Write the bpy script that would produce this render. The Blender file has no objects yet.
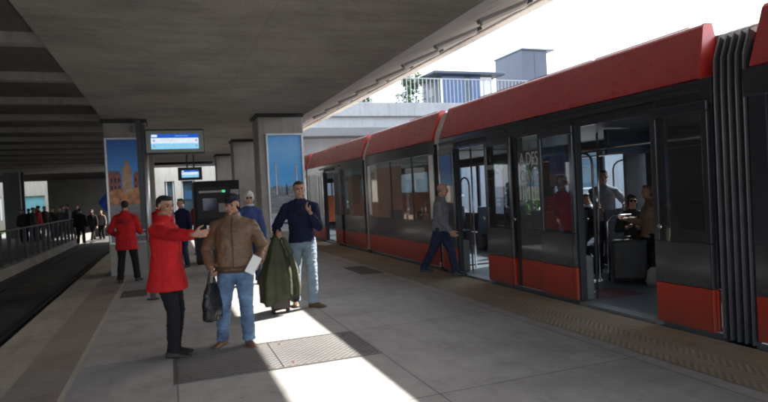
import bpy, bmesh, math, random
from mathutils import Vector, Matrix, noise as mnoise
random.seed(7)
R = math.radians
scene = bpy.context.scene
col = scene.collection
V = Vector
EXPO = 4.55

# ------------------------------------------------------------------ materials
_M = {}
def nodes_of(name):
    m = bpy.data.materials.new(name); m.use_nodes = True
    nt = m.node_tree; nt.nodes.clear()
    out = nt.nodes.new('ShaderNodeOutputMaterial')
    return m, nt, out
def lk(nt, a, b): nt.links.new(a, b)
def mat(name, c, rough=.6, metal=0., var=.15, scale=6., bump=0., bscale=40., spec=.5, coat=0., stretch=(1, 1, 1), sss=0.):
    if name in _M: return _M[name]
    m, nt, out = nodes_of(name)
    p = nt.nodes.new('ShaderNodeBsdfPrincipled'); lk(nt, p.outputs[0], out.inputs[0])
    tc = nt.nodes.new('ShaderNodeTexCoord'); mp = nt.nodes.new('ShaderNodeMapping')
    mp.inputs['Scale'].default_value = stretch
    lk(nt, tc.outputs['Object'], mp.inputs[0])
    n = nt.nodes.new('ShaderNodeTexNoise'); n.inputs['Scale'].default_value = scale; n.inputs['Detail'].default_value = 6
    n.inputs['Roughness'].default_value = .62
    lk(nt, mp.outputs[0], n.inputs['Vector'])
    r = nt.nodes.new('ShaderNodeValToRGB')
    r.color_ramp.elements[0].position = .3; r.color_ramp.elements[1].position = .72
    r.color_ramp.elements[0].color = [max(0, x*(1-var)) for x in c]+[1]
    r.color_ramp.elements[1].color = [min(1, x*(1+var)) for x in c]+[1]
    lk(nt, n.outputs['Fac'], r.inputs[0]); lk(nt, r.outputs[0], p.inputs['Base Color'])
    p.inputs['Roughness'].default_value = rough; p.inputs['Metallic'].default_value = metal
    p.inputs['Specular IOR Level'].default_value = spec
    if coat: p.inputs['Coat Weight'].default_value = coat; p.inputs['Coat Roughness'].default_value = .08
    if sss:
        p.inputs['Subsurface Weight'].default_value = sss; p.inputs['Subsurface Radius'].default_value = (.02, .008, .004)
        p.inputs['Subsurface Scale'].default_value = .5
    if bump:
        n2 = nt.nodes.new('ShaderNodeTexNoise'); n2.inputs['Scale'].default_value = bscale; n2.inputs['Detail'].default_value = 4
        lk(nt, mp.outputs[0], n2.inputs['Vector'])
        b = nt.nodes.new('ShaderNodeBump'); b.inputs['Strength'].default_value = bump; b.inputs['Distance'].default_value = .02
        lk(nt, n2.outputs['Fac'], b.inputs['Height']); lk(nt, b.outputs[0], p.inputs['Normal'])
    _M[name] = m
    return m
def mul(nt, a, b):
    x = nt.nodes.new('ShaderNodeMix'); x.data_type = 'RGBA'; x.blend_type = 'MULTIPLY'; x.inputs['Factor'].default_value = 1
    lk(nt, a, x.inputs[6]); lk(nt, b, x.inputs[7]); return x.outputs[2]
def math_n(nt, op, a, b=None, c=None):
    x = nt.nodes.new('ShaderNodeMath'); x.operation = op
    for i, v in enumerate((a, b, c)):
        if v is None: continue
        if isinstance(v, (int, float)): x.inputs[i].default_value = v
        else: lk(nt, v, x.inputs[i])
    return x.outputs[0]
def noise_n(nt, vec, scale, detail=6, rough=.6):
    n = nt.nodes.new('ShaderNodeTexNoise'); n.inputs['Scale'].default_value = scale; n.inputs['Detail'].default_value = detail
    n.inputs['Roughness'].default_value = rough
    lk(nt, vec, n.inputs['Vector']); return n.outputs['Fac']
def ramp_n(nt, fac, stops):
    r = nt.nodes.new('ShaderNodeValToRGB'); e = r.color_ramp.elements
    while len(e) < len(stops): e.new(.5)
    for i, (p, c) in enumerate(stops):
        e[i].position = p; e[i].color = (list(c) if not isinstance(c, (int, float)) else [c]*3)[:3]+[1]
    lk(nt, fac, r.inputs[0]); return r.outputs[0]

def concrete(name, c, board=None, stain=.35, rough=.85):
    """weathered concrete: blotches, fine grain, optional formwork board lines along an axis"""
    if name in _M: return _M[name]
    m, nt, out = nodes_of(name)
    p = nt.nodes.new('ShaderNodeBsdfPrincipled'); lk(nt, p.outputs[0], out.inputs[0])
    tc = nt.nodes.new('ShaderNodeTexCoord'); obj = tc.outputs['Object']
    base = ramp_n(nt, noise_n(nt, obj, .9, 8, .65), [(.3, [x*(1-stain) for x in c]), (.55, c), (.75, [x*(1+stain*.5) for x in c])])
    grain = ramp_n(nt, noise_n(nt, obj, 35, 4), [(.3, .86), (.7, 1.06)])
    colr = mul(nt, base, grain)
    mp = nt.nodes.new('ShaderNodeMapping'); lk(nt, obj, mp.inputs[0])
    mp.inputs['Scale'].default_value = (.5, 3.4, 1) if board == 'x' else ((3.4, .5, 1) if board == 'y' else (4, 4, .35))
    streak = ramp_n(nt, noise_n(nt, mp.outputs[0], 1.3, 7, .7), [(.30, .80), (.5, 1.), (.75, 1.05)])
    colr = mul(nt, colr, streak)
    colr = mul(nt, colr, ramp_n(nt, noise_n(nt, obj, 5.5, 11, .78), [(.33, .78), (.47, .97), (.62, 1.0), (.74, 1.08)]))
    if board == 'x':
        sp = nt.nodes.new('ShaderNodeSeparateXYZ'); lk(nt, obj, sp.inputs[0])
        for ax, per, off in (('Y', 1.22, 50.3), ('X', 2.44, 50.1)):
            dd = math_n(nt, 'PINGPONG', math_n(nt, 'ADD', sp.outputs[ax], off), per/2)
            colr = mul(nt, colr, ramp_n(nt, dd, [(.0, .90), (.010, .92), (.018, 1.)]))
    vv_ = nt.nodes.new('ShaderNodeTexVoronoi'); vv_.inputs['Scale'].default_value = 3.1; lk(nt, obj, vv_.inputs['Vector'])
    colr = mul(nt, colr, ramp_n(nt, vv_.outputs['Distance'], [(.03, .70), (.06, 1.)]))
    lk(nt, colr, p.inputs['Base Color']); p.inputs['Roughness'].default_value = rough
    p.inputs['Specular IOR Level'].default_value = .3
    b = nt.nodes.new('ShaderNodeBump'); b.inputs['Strength'].default_value = .35; b.inputs['Distance'].default_value = .02
    lk(nt, noise_n(nt, mp.outputs[0], 6, 6, .7), b.inputs['Height']); lk(nt, b.outputs[0], p.inputs['Normal'])
    _M[name] = m; return m

def paving():
    m, nt, out = nodes_of('platform_paving')
    p = nt.nodes.new('ShaderNodeBsdfPrincipled'); lk(nt, p.outputs[0], out.inputs[0])
    tc = nt.nodes.new('ShaderNodeTexCoord'); obj = tc.outputs['Object']
    sx = nt.nodes.new('ShaderNodeSeparateXYZ'); lk(nt, obj, sx.inputs[0])
    def joint(o, off, period, w):
        d = math_n(nt, 'PINGPONG', math_n(nt, 'ADD', o, off), period/2)
        return math_n(nt, 'GREATER_THAN', d, w)
    jx = joint(sx.outputs['X'], 20*1.93-0.0, 1.93, .008)
    jy = joint(sx.outputs['Y'], 20*2.36-4.1, 2.36, .008)
    j = math_n(nt, 'MULTIPLY', jx, jy)
    jm = math_n(nt, 'MULTIPLY_ADD', j, .5, .5)
    # per slab tint
    cx = math_n(nt, 'FLOOR', math_n(nt, 'DIVIDE', sx.outputs['X'], 1.93)); cy = math_n(nt, 'FLOOR', math_n(nt, 'DIVIDE', math_n(nt, 'SUBTRACT', sx.outputs['Y'], 4.1), 2.36))
    cb = nt.nodes.new('ShaderNodeCombineXYZ'); lk(nt, cx, cb.inputs[0]); lk(nt, cy, cb.inputs[1])
    wn = nt.nodes.new('ShaderNodeTexWhiteNoise'); lk(nt, cb.outputs[0], wn.inputs['Vector'])
    tint = math_n(nt, 'MULTIPLY_ADD', wn.outputs['Value'], .14, .93)
    base = ramp_n(nt, noise_n(nt, obj, .8, 9, .68), [(.28, (.305, .298, .292)), (.5, (.375, .367, .358)), (.75, (.42, .41, .40))])
    grain = ramp_n(nt, noise_n(nt, obj, 60, 3), [(.3, .88), (.7, 1.06)])
    # small dark spots (gum, oil)
    vo = nt.nodes.new('ShaderNodeTexVoronoi'); vo.inputs['Scale'].default_value = 2.3; lk(nt, obj, vo.inputs['Vector'])
    spots = ramp_n(nt, vo.outputs['Distance'], [(.035, .72), (.055, 1.)])
    wear = ramp_n(nt, noise_n(nt, obj, 3.5, 8, .75), [(.34, .82), (.52, 1.)])
    vo2 = nt.nodes.new('ShaderNodeTexVoronoi'); vo2.inputs['Scale'].default_value = 5.7; lk(nt, obj, vo2.inputs['Vector'])
    gum = ramp_n(nt, vo2.outputs['Distance'], [(.035, .62), (.075, 1.)])
    pat = ramp_n(nt, noise_n(nt, obj, .33, 10, .72), [(.36, .78), (.46, .95), (.55, 1.0), (.68, 1.06)])
    mq = nt.nodes.new('ShaderNodeMapping'); lk(nt, obj, mq.inputs[0]); mq.inputs['Scale'].default_value = (1.6, .25, 1)
    tracks = ramp_n(nt, noise_n(nt, mq.outputs[0], 4, 8, .7), [(.35, .88), (.5, 1.), (.7, 1.04)])
    c = mul(nt, mul(nt, mul(nt, mul(nt, mul(nt, mul(nt, base, grain), spots), wear), gum), pat), tracks)
    cm = nt.nodes.new('ShaderNodeCombineXYZ')
    k = math_n(nt, 'MULTIPLY', jm, tint)
    for i in range(3): lk(nt, k, cm.inputs[i])
    c = mul(nt, c, cm.outputs[0])
    lk(nt, c, p.inputs['Base Color'])
    lk(nt, ramp_n(nt, noise_n(nt, obj, 2.5, 6), [(.3, .5), (.7, .72)]), p.inputs['Roughness'])
    p.inputs['Specular IOR Level'].default_value = .4
    b = nt.nodes.new('ShaderNodeBump'); b.inputs['Strength'].default_value = .25; b.inputs['Distance'].default_value = .01
    hh = math_n(nt, 'ADD', math_n(nt, 'MULTIPLY', noise_n(nt, obj, 90, 3), .3), math_n(nt, 'MULTIPLY', j, 1.))
    lk(nt, hh, b.inputs['Height']); lk(nt, b.outputs[0], p.inputs['Normal'])
    return m

def studs(name, c, period, diag=False, depth=.5, contrast=.3):
    m, nt, out = nodes_of(name)
    p = nt.nodes.new('ShaderNodeBsdfPrincipled'); lk(nt, p.outputs[0], out.inputs[0])
    tc = nt.nodes.new('ShaderNodeTexCoord'); obj = tc.outputs['Object']
    sx = nt.nodes.new('ShaderNodeSeparateXYZ'); lk(nt, obj, sx.inputs[0])
    X, Y = sx.outputs['X'], sx.outputs['Y']
    w = 2*math.pi/period
    if diag:   # chevron ridges
        zz = math_n(nt, 'PINGPONG', math_n(nt, 'ADD', X, 40.), .16)
        h = math_n(nt, 'SINE', math_n(nt, 'MULTIPLY', math_n(nt, 'ADD', Y, zz), w))
        h = math_n(nt, 'MULTIPLY_ADD', h, .5, .5)
    else:
        a = math_n(nt, 'SINE', math_n(nt, 'MULTIPLY', X, w)); b2 = math_n(nt, 'SINE', math_n(nt, 'MULTIPLY', Y, w))
        h = math_n(nt, 'MULTIPLY_ADD', math_n(nt, 'MULTIPLY', a, b2), .5, .5)
    base = ramp_n(nt, noise_n(nt, obj, 1.3, 8, .65), [(.3, [x*.72 for x in c]), (.7, [x*1.12 for x in c])])
    hc = ramp_n(nt, h, [(.25, 1-contrast), (.75, 1+contrast*.3)])
    lk(nt, mul(nt, mul(nt, base, hc), ramp_n(nt, noise_n(nt, obj, 45, 3), [(.3, .85), (.7, 1.08)])), p.inputs['Base Color'])
    p.inputs['Roughness'].default_value = .7
    b = nt.nodes.new('ShaderNodeBump'); b.inputs['Strength'].default_value = depth; b.inputs['Distance'].default_value = .008
    lk(nt, h, b.inputs['Height']); lk(nt, b.outputs[0], p.inputs['Normal'])
    _M[name] = m
    return m

def glass(name, tint, f0=.05, rough=.01, haze_mix=0.):
    """thin pane: tinted see-through plus mirror by viewing angle"""
    if name in _M: return _M[name]
    m, nt, out = nodes_of(name)
    t = nt.nodes.new('ShaderNodeBsdfTransparent'); g = nt.nodes.new('ShaderNodeBsdfGlossy')
    g.inputs['Roughness'].default_value = rough; g.inputs['Color'].default_value = (.95, .97, 1, 1)
    tc = nt.nodes.new('ShaderNodeTexCoord')
    lk(nt, ramp_n(nt, noise_n(nt, tc.outputs['Object'], .7, 3), [(.3, [x*.85 for x in tint]), (.7, [min(1, x*1.1) for x in tint])]), t.inputs['Color'])
    lw = nt.nodes.new('ShaderNodeLayerWeight'); lw.inputs['Blend'].default_value = .5
    f = math_n(nt, 'MULTIPLY_ADD', math_n(nt, 'POWER', lw.outputs['Facing'], 5.), 1-f0, f0)
    mx = nt.nodes.new('ShaderNodeMixShader'); lk(nt, f, mx.inputs[0]); lk(nt, t.outputs[0], mx.inputs[1]); lk(nt, g.outputs[0], mx.inputs[2])
    res = mx.outputs[0]
    if haze_mix:  # diffuse grey haze: milky film on some panes, painted veil on others
        d = nt.nodes.new('ShaderNodeBsdfDiffuse'); d.inputs['Color'].default_value = (.4, .4, .4, 1)
        m2 = nt.nodes.new('ShaderNodeMixShader'); m2.inputs[0].default_value = haze_mix
        lk(nt, res, m2.inputs[1]); lk(nt, d.outputs[0], m2.inputs[2]); res = m2.outputs[0]
    lk(nt, res, out.inputs[0]); _M[name] = m
    return m
def emit(name, c, s):
    if name in _M: return _M[name]
    m, nt, out = nodes_of(name)
    e = nt.nodes.new('ShaderNodeEmission'); e.inputs['Strength'].default_value = s/EXPO
    tc = nt.nodes.new('ShaderNodeTexCoord')
    lk(nt, ramp_n(nt, noise_n(nt, tc.outputs['Object'], 14, 2), [(.3, [x*.85 for x in c]), (.7, c)]), e.inputs['Color'])
    lk(nt, e.outputs[0], out.inputs[0]); _M[name] = m
    return m

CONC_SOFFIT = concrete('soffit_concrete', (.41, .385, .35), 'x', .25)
CONC_PILLAR = concrete('pillar_concrete', (.42, .39, .355), None, .22)
CONC_WALL = concrete('wall_concrete', (.30, .30, .29), None, .25)
DARKMET = mat('dark_metal', (.02, .02, .022), .4, .3, .3)
BLACK = mat('black_rubber', (.022, .022, .025), .55, 0, .3)
def paint(name, c, r0, r1, coat, grime_top=.5, grime=.45):
    # gloss paint with uneven sheen, fine scuffs and road dirt that thickens towards the bottom edge
    m, nt, out = nodes_of(name)
    p = nt.nodes.new('ShaderNodeBsdfPrincipled'); lk(nt, p.outputs[0], out.inputs[0])
    tc = nt.nodes.new('ShaderNodeTexCoord'); obj = tc.outputs['Object']
    sx = nt.nodes.new('ShaderNodeSeparateXYZ'); lk(nt, obj, sx.inputs[0])
    base = ramp_n(nt, noise_n(nt, obj, 1.4, 7, .7), [(.3, [x*.86 for x in c]), (.7, [x*1.1 for x in c])])
    g = math_n(nt, 'SUBTRACT', 1.0, math_n(nt, 'DIVIDE', sx.outputs['Z'], grime_top))
    g = math_n(nt, 'MULTIPLY', math_n(nt, 'MAXIMUM', g, 0.), math_n(nt, 'MULTIPLY_ADD', noise_n(nt, obj, 6, 8, .75), 1.6, -.25))
    g = math_n(nt, 'MINIMUM', math_n(nt, 'MAXIMUM', math_n(nt, 'MULTIPLY', g, grime*1.6), 0.), .8)
    mx = nt.nodes.new('ShaderNodeMix'); mx.data_type = 'RGBA'; lk(nt, g, mx.inputs['Factor']); lk(nt, base, mx.inputs[6]); mx.inputs[7].default_value = (.085, .072, .06, 1)
    lk(nt, mx.outputs[2], p.inputs['Base Color'])
    mp = nt.nodes.new('ShaderNodeMapping'); lk(nt, obj, mp.inputs[0]); mp.inputs['Scale'].default_value = (1, 1.2, 3.5)
    r = math_n(nt, 'MULTIPLY_ADD', noise_n(nt, mp.outputs[0], 3, 8, .7), (r1-r0)*2, r0-(r1-r0)*.5)
    lk(nt, math_n(nt, 'ADD', r, math_n(nt, 'MULTIPLY', g, .5)), p.inputs['Roughness'])
    p.inputs['Coat Weight'].default_value = coat; p.inputs['Coat Roughness'].default_value = .1
    b = nt.nodes.new('ShaderNodeBump'); b.inputs['Strength'].default_value = .05; b.inputs['Distance'].default_value = .05
    lk(nt, noise_n(nt, obj, 1.1, 3), b.inputs['Height']); lk(nt, b.outputs[0], p.inputs['Normal'])
    _M[name] = m; return m
BODY = paint('charcoal_paint', (.034, .035, .042), .12, .28, .4, .9, .25)
BODY2 = mat('charcoal_trim', (.03, .03, .033), .35, 0, .2, 4)
RED = paint('red_paint', (.40, .036, .016), .24, .42, .12, .36, .5)
REDROOF = paint('roof_red_paint', (.40, .028, .034), .25, .32, .25, .1, 0.)
STEEL = mat('steel', (.55, .55, .56), .25, 1, .1)
WHITE = mat('white_paint', (.75, .75, .73), .5, 0, .06, 3)
OFFWHITE = mat('offwhite_plastic', (.55, .55, .53), .5, 0, .1)
GREYPL = mat('grey_plastic', (.22, .22, .22), .5, 0, .1)
GREEN_GREY = mat('greygreen_housing', (.20, .23, .20), .5, 0, .08)
TINT = glass('tinted_glass', (.18, .21, .22), .07, .01, .06)  # grey haze mixed into this and the next glass lifts blacks like lens veil
TINT2 = glass('clear_tram_glass', (.44, .46, .47), .07, .01, .06)
CLEAR = glass('inner_glass', (.86, .88, .9), .03)
FARGLASS = glass('far_tram_glass', (.58, .68, .76), .05)

# ------------------------------------------------------------------ mesh builder
class MB:
    def __init__(s): s.v = []; s.f = []; s.m = []; s.sm = []
    def add(s, verts, faces, mi=0, smooth=False):
        o = len(s.v); s.v += [tuple(x) for x in verts]
        for f in faces: s.f.append([o+i for i in f]); s.m.append(mi); s.sm.append(smooth)
        return s
    def box(s, x0, x1, y0, y1, z0, z1, mi=0):
        v = [(x0, y0, z0), (x1, y0, z0), (x1, y1, z0), (x0, y1, z0), (x0, y0, z1), (x1, y0, z1), (x1, y1, z1), (x0, y1, z1)]
        return s.add(v, [(3, 2, 1, 0), (4, 5, 6, 7), (0, 1, 5, 4), (1, 2, 6, 5), (2, 3, 7, 6), (3, 0, 4, 7)], mi)
    def prism(s, pts, axis, a, b, mi=0):
        n = len(pts); f3 = {'x': lambda p, t: (t, p[0], p[1]), 'y': lambda p, t: (p[0], t, p[1]), 'z': lambda p, t: (p[0], p[1], t)}[axis]
        v = [f3(p, a) for p in pts]+[f3(p, b) for p in pts]
        fs = [list(range(n))[::-1], list(range(n, 2*n))]+[(i, (i+1) % n, n+(i+1) % n, n+i) for i in range(n)]
        return s.add(v, fs, mi)
    def quad(s, a, b, c, d, mi=0): return s.add([a, b, c, d], [(0, 1, 2, 3)], mi)
    def loft(s, rings, mi=0, caps=True, smooth=True):
        n = len(rings[0]); v = [p for r in rings for p in r]; fs = []
        for k in range(len(rings)-1):
            for i in range(n): fs.append((k*n+i, k*n+(i+1) % n, (k+1)*n+(i+1) % n, (k+1)*n+i))
        if caps: fs += [list(range(n))[::-1], [(len(rings)-1)*n+i for i in range(n)]]
        return s.add(v, fs, mi, smooth)
    def tube(s, pts, rad, n=12, mi=0, rc=False, smooth=True):
        pts = [V(p) for p in pts]
        if isinstance(rad, (int, float)): rad = [rad]*len(pts)
        rings = []; up = None
        P = list(zip(pts, rad))
        if rc:   # round caps
            d0 = (pts[0]-pts[1]).normalized(); d1 = (pts[-1]-pts[-2]).normalized()
            P = [(pts[0]+d0*rad[0]*.85, rad[0]*.5), (pts[0]+d0*rad[0]*.5, rad[0]*.87)]+P+[(pts[-1]+d1*rad[-1]*.5, rad[-1]*.87), (pts[-1]+d1*rad[-1]*.85, rad[-1]*.5)]
        for i, (p, r) in enumerate(P):
            a = P[max(0, i-1)][0]; b = P[min(len(P)-1, i+1)][0]
            t = (b-a).normalized()
            if up is None: up = V((0, 0, 1)) if abs(t.z) < .9 else V((0, 1, 0))
            x = t.cross(up).normalized(); y = x.cross(t).normalized(); up = y
            rings.append([p+x*math.cos(k*2*math.pi/n)*r+y*math.sin(k*2*math.pi/n)*r for k in range(n)])
        return s.loft(rings, mi, True, smooth)
    def ell(s, c, r, M=None, n=14, mi=0):
        c = V(c); rings = []
        if isinstance(r, (int, float)): r = (r, r, r)
        for j in range(1, n):
            th = math.pi*j/n
            ring = []
            for k in range(n+4):
                ph = 2*math.pi*k/(n+4)
                q = V((r[0]*math.sin(th)*math.cos(ph), r[1]*math.sin(th)*math.sin(ph), -r[2]*math.cos(th)))
                ring.append(c+(M @ q if M else q))
            rings.append(ring)
        return s.loft(rings, mi, True, True)
    def mesh(s, name):
        me = bpy.data.meshes.new(name); me.from_pydata(s.v, [], s.f)
        me.polygons.foreach_set('material_index', s.m); me.polygons.foreach_set('use_smooth', s.sm)
        me.update(); return me
    def build(s, name, mats, parent=None, bevel=0., loc=None, fix=True):
        me = s.mesh(name)
        if fix:
            bm = bmesh.new(); bm.from_mesh(me); bmesh.ops.recalc_face_normals(bm, faces=bm.faces); bm.to_mesh(me); bm.free()
        for m in (mats if isinstance(mats, (list, tuple)) else [mats]): me.materials.append(m)
        o = bpy.data.objects.new(name, me); col.objects.link(o)
        if parent: o.parent = parent
        if loc: o.location = loc
        if bevel:
            b = o.modifiers.new('bevel', 'BEVEL'); b.width = bevel; b.segments = 2; b.limit_method = 'ANGLE'; b.angle_limit = R(40)
        return o
def tag(o, label=None, cat=None, group=None, kind=None):
    if label: o['label'] = label
    if cat: o['category'] = cat
    if group: o['group'] = group
    if kind: o['kind'] = kind
    return o
def thing(name, label, cat, loc=(0, 0, 0), group=None, rz=0.):
    o = bpy.data.objects.new(name, None); col.objects.link(o); o.location = loc; o.rotation_euler = (0, 0, rz)
    o.empty_display_size = .2
    return tag(o, label, cat, group)
def copy_tree(o, parent=None):
    c = o.copy(); col.objects.link(c)
    if parent: c.parent = parent
    for ch in o.children: copy_tree(ch, c)
    return c
def bx(name, b, m, parent=None, bevel=0.): return MB().box(*b).build(name, m, parent, bevel)

# ------------------------------------------------------------------ camera, light
H = 1.62; PITCH = R(-0.9926); PSI = R(20.6206); ROLL = R(2.9)
cam = bpy.data.cameras.new('camera'); cam.sensor_width = 36; cam.lens = 27.0; cam.clip_end = 3000; cam.clip_start = .05
co = bpy.data.objects.new('camera', cam); col.objects.link(co); scene.camera = co
fw = V((math.sin(PSI)*math.cos(PITCH), math.cos(PSI)*math.cos(PITCH), math.sin(PITCH)))
rt = V((math.cos(PSI), -math.sin(PSI), 0)); up = rt.cross(fw)
# scene appears turned counter-clockwise, so the camera is turned clockwise
c_, s_ = math.cos(ROLL), math.sin(ROLL)
r2 = rt*c_-up*s_; u2 = rt*s_+up*c_
Mx = Matrix((r2, u2, -fw)).transposed().to_4x4(); Mx.translation = V((0, 0, H)); co.matrix_world = Mx

SUN_EL = R(40.2); SUN_AZ = math.atan2(.93, .30)      # from +Y towards +X
sd = V((math.sin(SUN_AZ)*math.cos(SUN_EL), math.cos(SUN_AZ)*math.cos(SUN_EL), math.sin(SUN_EL)))
sl = bpy.data.lights.new('sun', 'SUN'); sl.energy = 3.9; sl.angle = R(.5); sl.color = (1, .95, .87)
so = bpy.data.objects.new('sun', sl); col.objects.link(so); so.location = (30, 20, 30)
so.rotation_euler = (-sd).to_track_quat('-Z', 'Y').to_euler()
w = bpy.data.worlds.new('World'); scene.world = w; w.use_nodes = True
nt = w.node_tree; bg = nt.nodes['Background']
sky = nt.nodes.new('ShaderNodeTexSky'); sky.sky_type = 'NISHITA'; sky.sun_disc = False
sky.sun_elevation = SUN_EL; sky.sun_rotation = SUN_AZ; sky.dust_density = 3.5; sky.air_density = 1.2; sky.ozone_density = .8
hz = nt.nodes.new('ShaderNodeMix'); hz.data_type = 'RGBA'; hz.inputs['Factor'].default_value = .45
hz.inputs[7].default_value = (6.6, 7, 7.7, 1)
nt.links.new(sky.outputs[0], hz.inputs[6]); nt.links.new(hz.outputs[2], bg.inputs['Color'])
bg.inputs['Strength'].default_value = .15
vs = scene.view_settings; vs.view_transform = 'Standard'; vs.look = 'None'; vs.exposure = 0; vs.gamma = 1
scene.cycles.film_exposure = EXPO
scene.cycles.use_denoising = True
scene.cycles.max_bounces = 8; scene.cycles.diffuse_bounces = 4; scene.cycles.transparent_max_bounces = 16
scene.cycles.sample_clamp_indirect = 6
scene.cycles.pixel_filter_type = 'BLACKMAN_HARRIS'; scene.cycles.filter_width = 2.0

# ------------------------------------------------------------------ setting
GZ = -.30
tag(MB().quad((-500, -400, GZ), (500, -400, GZ), (500, 700, GZ), (-500, 700, GZ)).build('ground', concrete('ground_asphalt', (.10, .10, .10), 'y', .3)), kind='structure')
EDGE = concrete('platform_edge_concrete', (.33, .30, .26), 'y', .2)
PX0, PX1 = -1.93, 4.96
tag(MB().box(PX0, PX1, -9, 42, GZ-.1, 0).build('platform', [paving()]), kind='structure')
TAN = concrete('tan_paving', (.42, .37, .31), 'y', .2)
TAN2 = concrete('brown_paving', (.34, .275, .205), 'y', .22)
def sheet(name, x0, x1, y0, y1, z, m):
    return tag(MB().quad((x0, y0, z), (x1, y0, z), (x1, y1, z), (x0, y1, z)).build(name, m), kind='structure')
sheet('paving_band', PX0, -1.42, -9, 42, .004, TAN)
sheet('tactile_band', -1.42, -.95, -9, 42, .005, studs('stud_tiles', (.32, .275, .24), .055, False, .6, .32))
sheet('paving_line', -.95, -.90, -9, 42, .005, mat('line_stone', (.42, .38, .32), .7, 0, .12))
sheet('tactile_band', 4.02, 4.50, -9, 42, .005, studs('chevron_tiles', (.315, .26, .20), .075, True, .5, .2))
sheet('paving_band', 4.50, PX1, -9, 42, .004, TAN2)
# left track bed
sheet('track_bed', -4.30, PX0-.01, -9, 60, GZ+.004, concrete('track_asphalt', (.085, .083, .08), 'y', .45))
railm = mat('rail_steel', (.10, .095, .09), .35, .8, .3)
for x in (-3.82, -2.385):
    tag(MB().box(x-.035, x+.035, -9, 60, GZ+.002, GZ+.02).build('rail', railm), kind='structure')
    tag(MB().box(x+.04, x+.10, -9, 60, GZ+.002, GZ+.012).build('rail_groove', BLACK), kind='structure')
bm = MB().box(-4.62, -4.30, -9, 60, GZ-.1, 0).build('kerb', EDGE); tag(bm, kind='structure')
tag(MB().box(-40, -4.62, -9, 60, GZ-.1, -.02).build('pavement', concrete('left_pavement', (.15, .147, .14), 'y', .25)), kind='structure')
# far lawn seen past the left opening
tag(MB().box(-60, -10.6, 46.2, 47.9, -.1, .06).build('lawn', mat('lawn_grass', (.07, .12, .025), .9, 0, .5, 9)), kind='structure')
# street beyond the tram
tag(MB().box(8.6, 12.0, -40, 29, GZ-.1, -.15).build('pavement', concrete('street_pavement', (.34, .33, .31), 'y', .2)), kind='structure')

def slab_cover(name, label, x0, x1, y0, y1, m, group=None):
    t = MB().box(x0, x1, y0, y1, -.02, .006).build(name, m); return tag(t, label, 'cover', group)
HATCH = studs('tread_plate', (.17, .165, .165), .075, False, .9, .38)
h1 = thing('access_hatch', 'large tread pattern access hatch half in sunlight in front of the brown jacket man', 'hatch', (0, 0, 0))
bx('cover_plate', (.01, .945, 5.43, 6.42, -.02, .006), HATCH, h1); bx('cover_plate', (.955, 1.91, 5.43, 6.42, -.02, .006), HATCH, h1)
fr = MB()
for b in ((-.02, .005, 5.40, 6.45), (1.915, 1.94, 5.40, 6.45)): fr.box(b[0], b[1], b[2], b[3], -.02, .009)
for b in ((5.40, 5.425), (6.425, 6.45)): fr.box(.006, 1.914, b[0], b[1], -.02, .009)
fr.build('rim', mat('rim_steel', (.2, .19, .18), .5, .6), h1)
rust = mat('rusty_bolt', (.16, .07, .04), .7)
for x in (.12, .83, 1.07, 1.8):
    for y in (5.55, 6.30):
        MB().tube([(x, y, 0), (x, y, .0075)], .022, 10).build('bolt', rust, h1)
slab_cover('floor_plate', 'small dark square floor plate between the walking man and the navy sweater man', 3.50, 3.95, 10.75, 12.0, mat('dark_plate', (.07, .068, .066), .6, .2, .3, 12))
slab_cover('floor_plate', 'small dark floor plate near the feet of the red coat worker seen from behind', -.85, -.42, 10.9, 11.7, mat('brown_plate', (.10, .085, .07), .7, .1, .3, 12))

# ------------------------------------------------------------------ viaduct
via = thing('viaduct', 'weathered concrete viaduct deck roofing the whole platform', 'viaduct', (0, 0, 3.55))
def vchild(name, mb, m, bevel=0):
    o = mb.build(name, m, via, bevel); o.location = (0, 0, -3.55); return o
Y0, Y1 = -4.5, 34.5
vchild('main_beam', MB().prism([(-1.27, 3.55), (3.2, 3.55), (3.2, 5.0), (-1.27, 5.0)], 'y', Y0, Y1), CONC_SOFFIT, .015)
vchild('wing_slab', MB().prism([(3.203, 3.553), (5.62, 4.50), (5.62, 5.0), (3.203, 5.0)], 'y', Y0, Y1), concrete('wing_concrete', (.42, .40, .37), 'y', .22))
vchild('edge_fascia', MB().prism([(5.622, 4.46), (5.80, 4.46), (5.80, 5.15), (5.622, 5.15)], 'y', Y0, Y1), concrete('fascia_concrete', (.62, .60, .56), 'y', .15), .02)
vchild('gutter_pipe', MB().tube([(5.86, Y0, 4.52), (5.86, Y1, 4.52)], .04, 10), OFFWHITE)
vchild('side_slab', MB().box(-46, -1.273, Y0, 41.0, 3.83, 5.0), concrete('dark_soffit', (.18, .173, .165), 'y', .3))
for k in range(20):
    y = 8.34-2.4*6+2.4*k
    if y+.3 > 40: break
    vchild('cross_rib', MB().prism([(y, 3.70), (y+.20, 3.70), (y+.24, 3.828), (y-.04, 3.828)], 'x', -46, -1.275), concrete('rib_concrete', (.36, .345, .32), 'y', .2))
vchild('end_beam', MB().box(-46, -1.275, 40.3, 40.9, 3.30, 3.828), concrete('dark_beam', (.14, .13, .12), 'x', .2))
# drain pipe crossing under the soffit far back
vchild('service_pipe', MB().tube([(-1.2, 27.5, 3.33), (2.05, 27.5, 3.33)], .06, 10), DARKMET)
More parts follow.
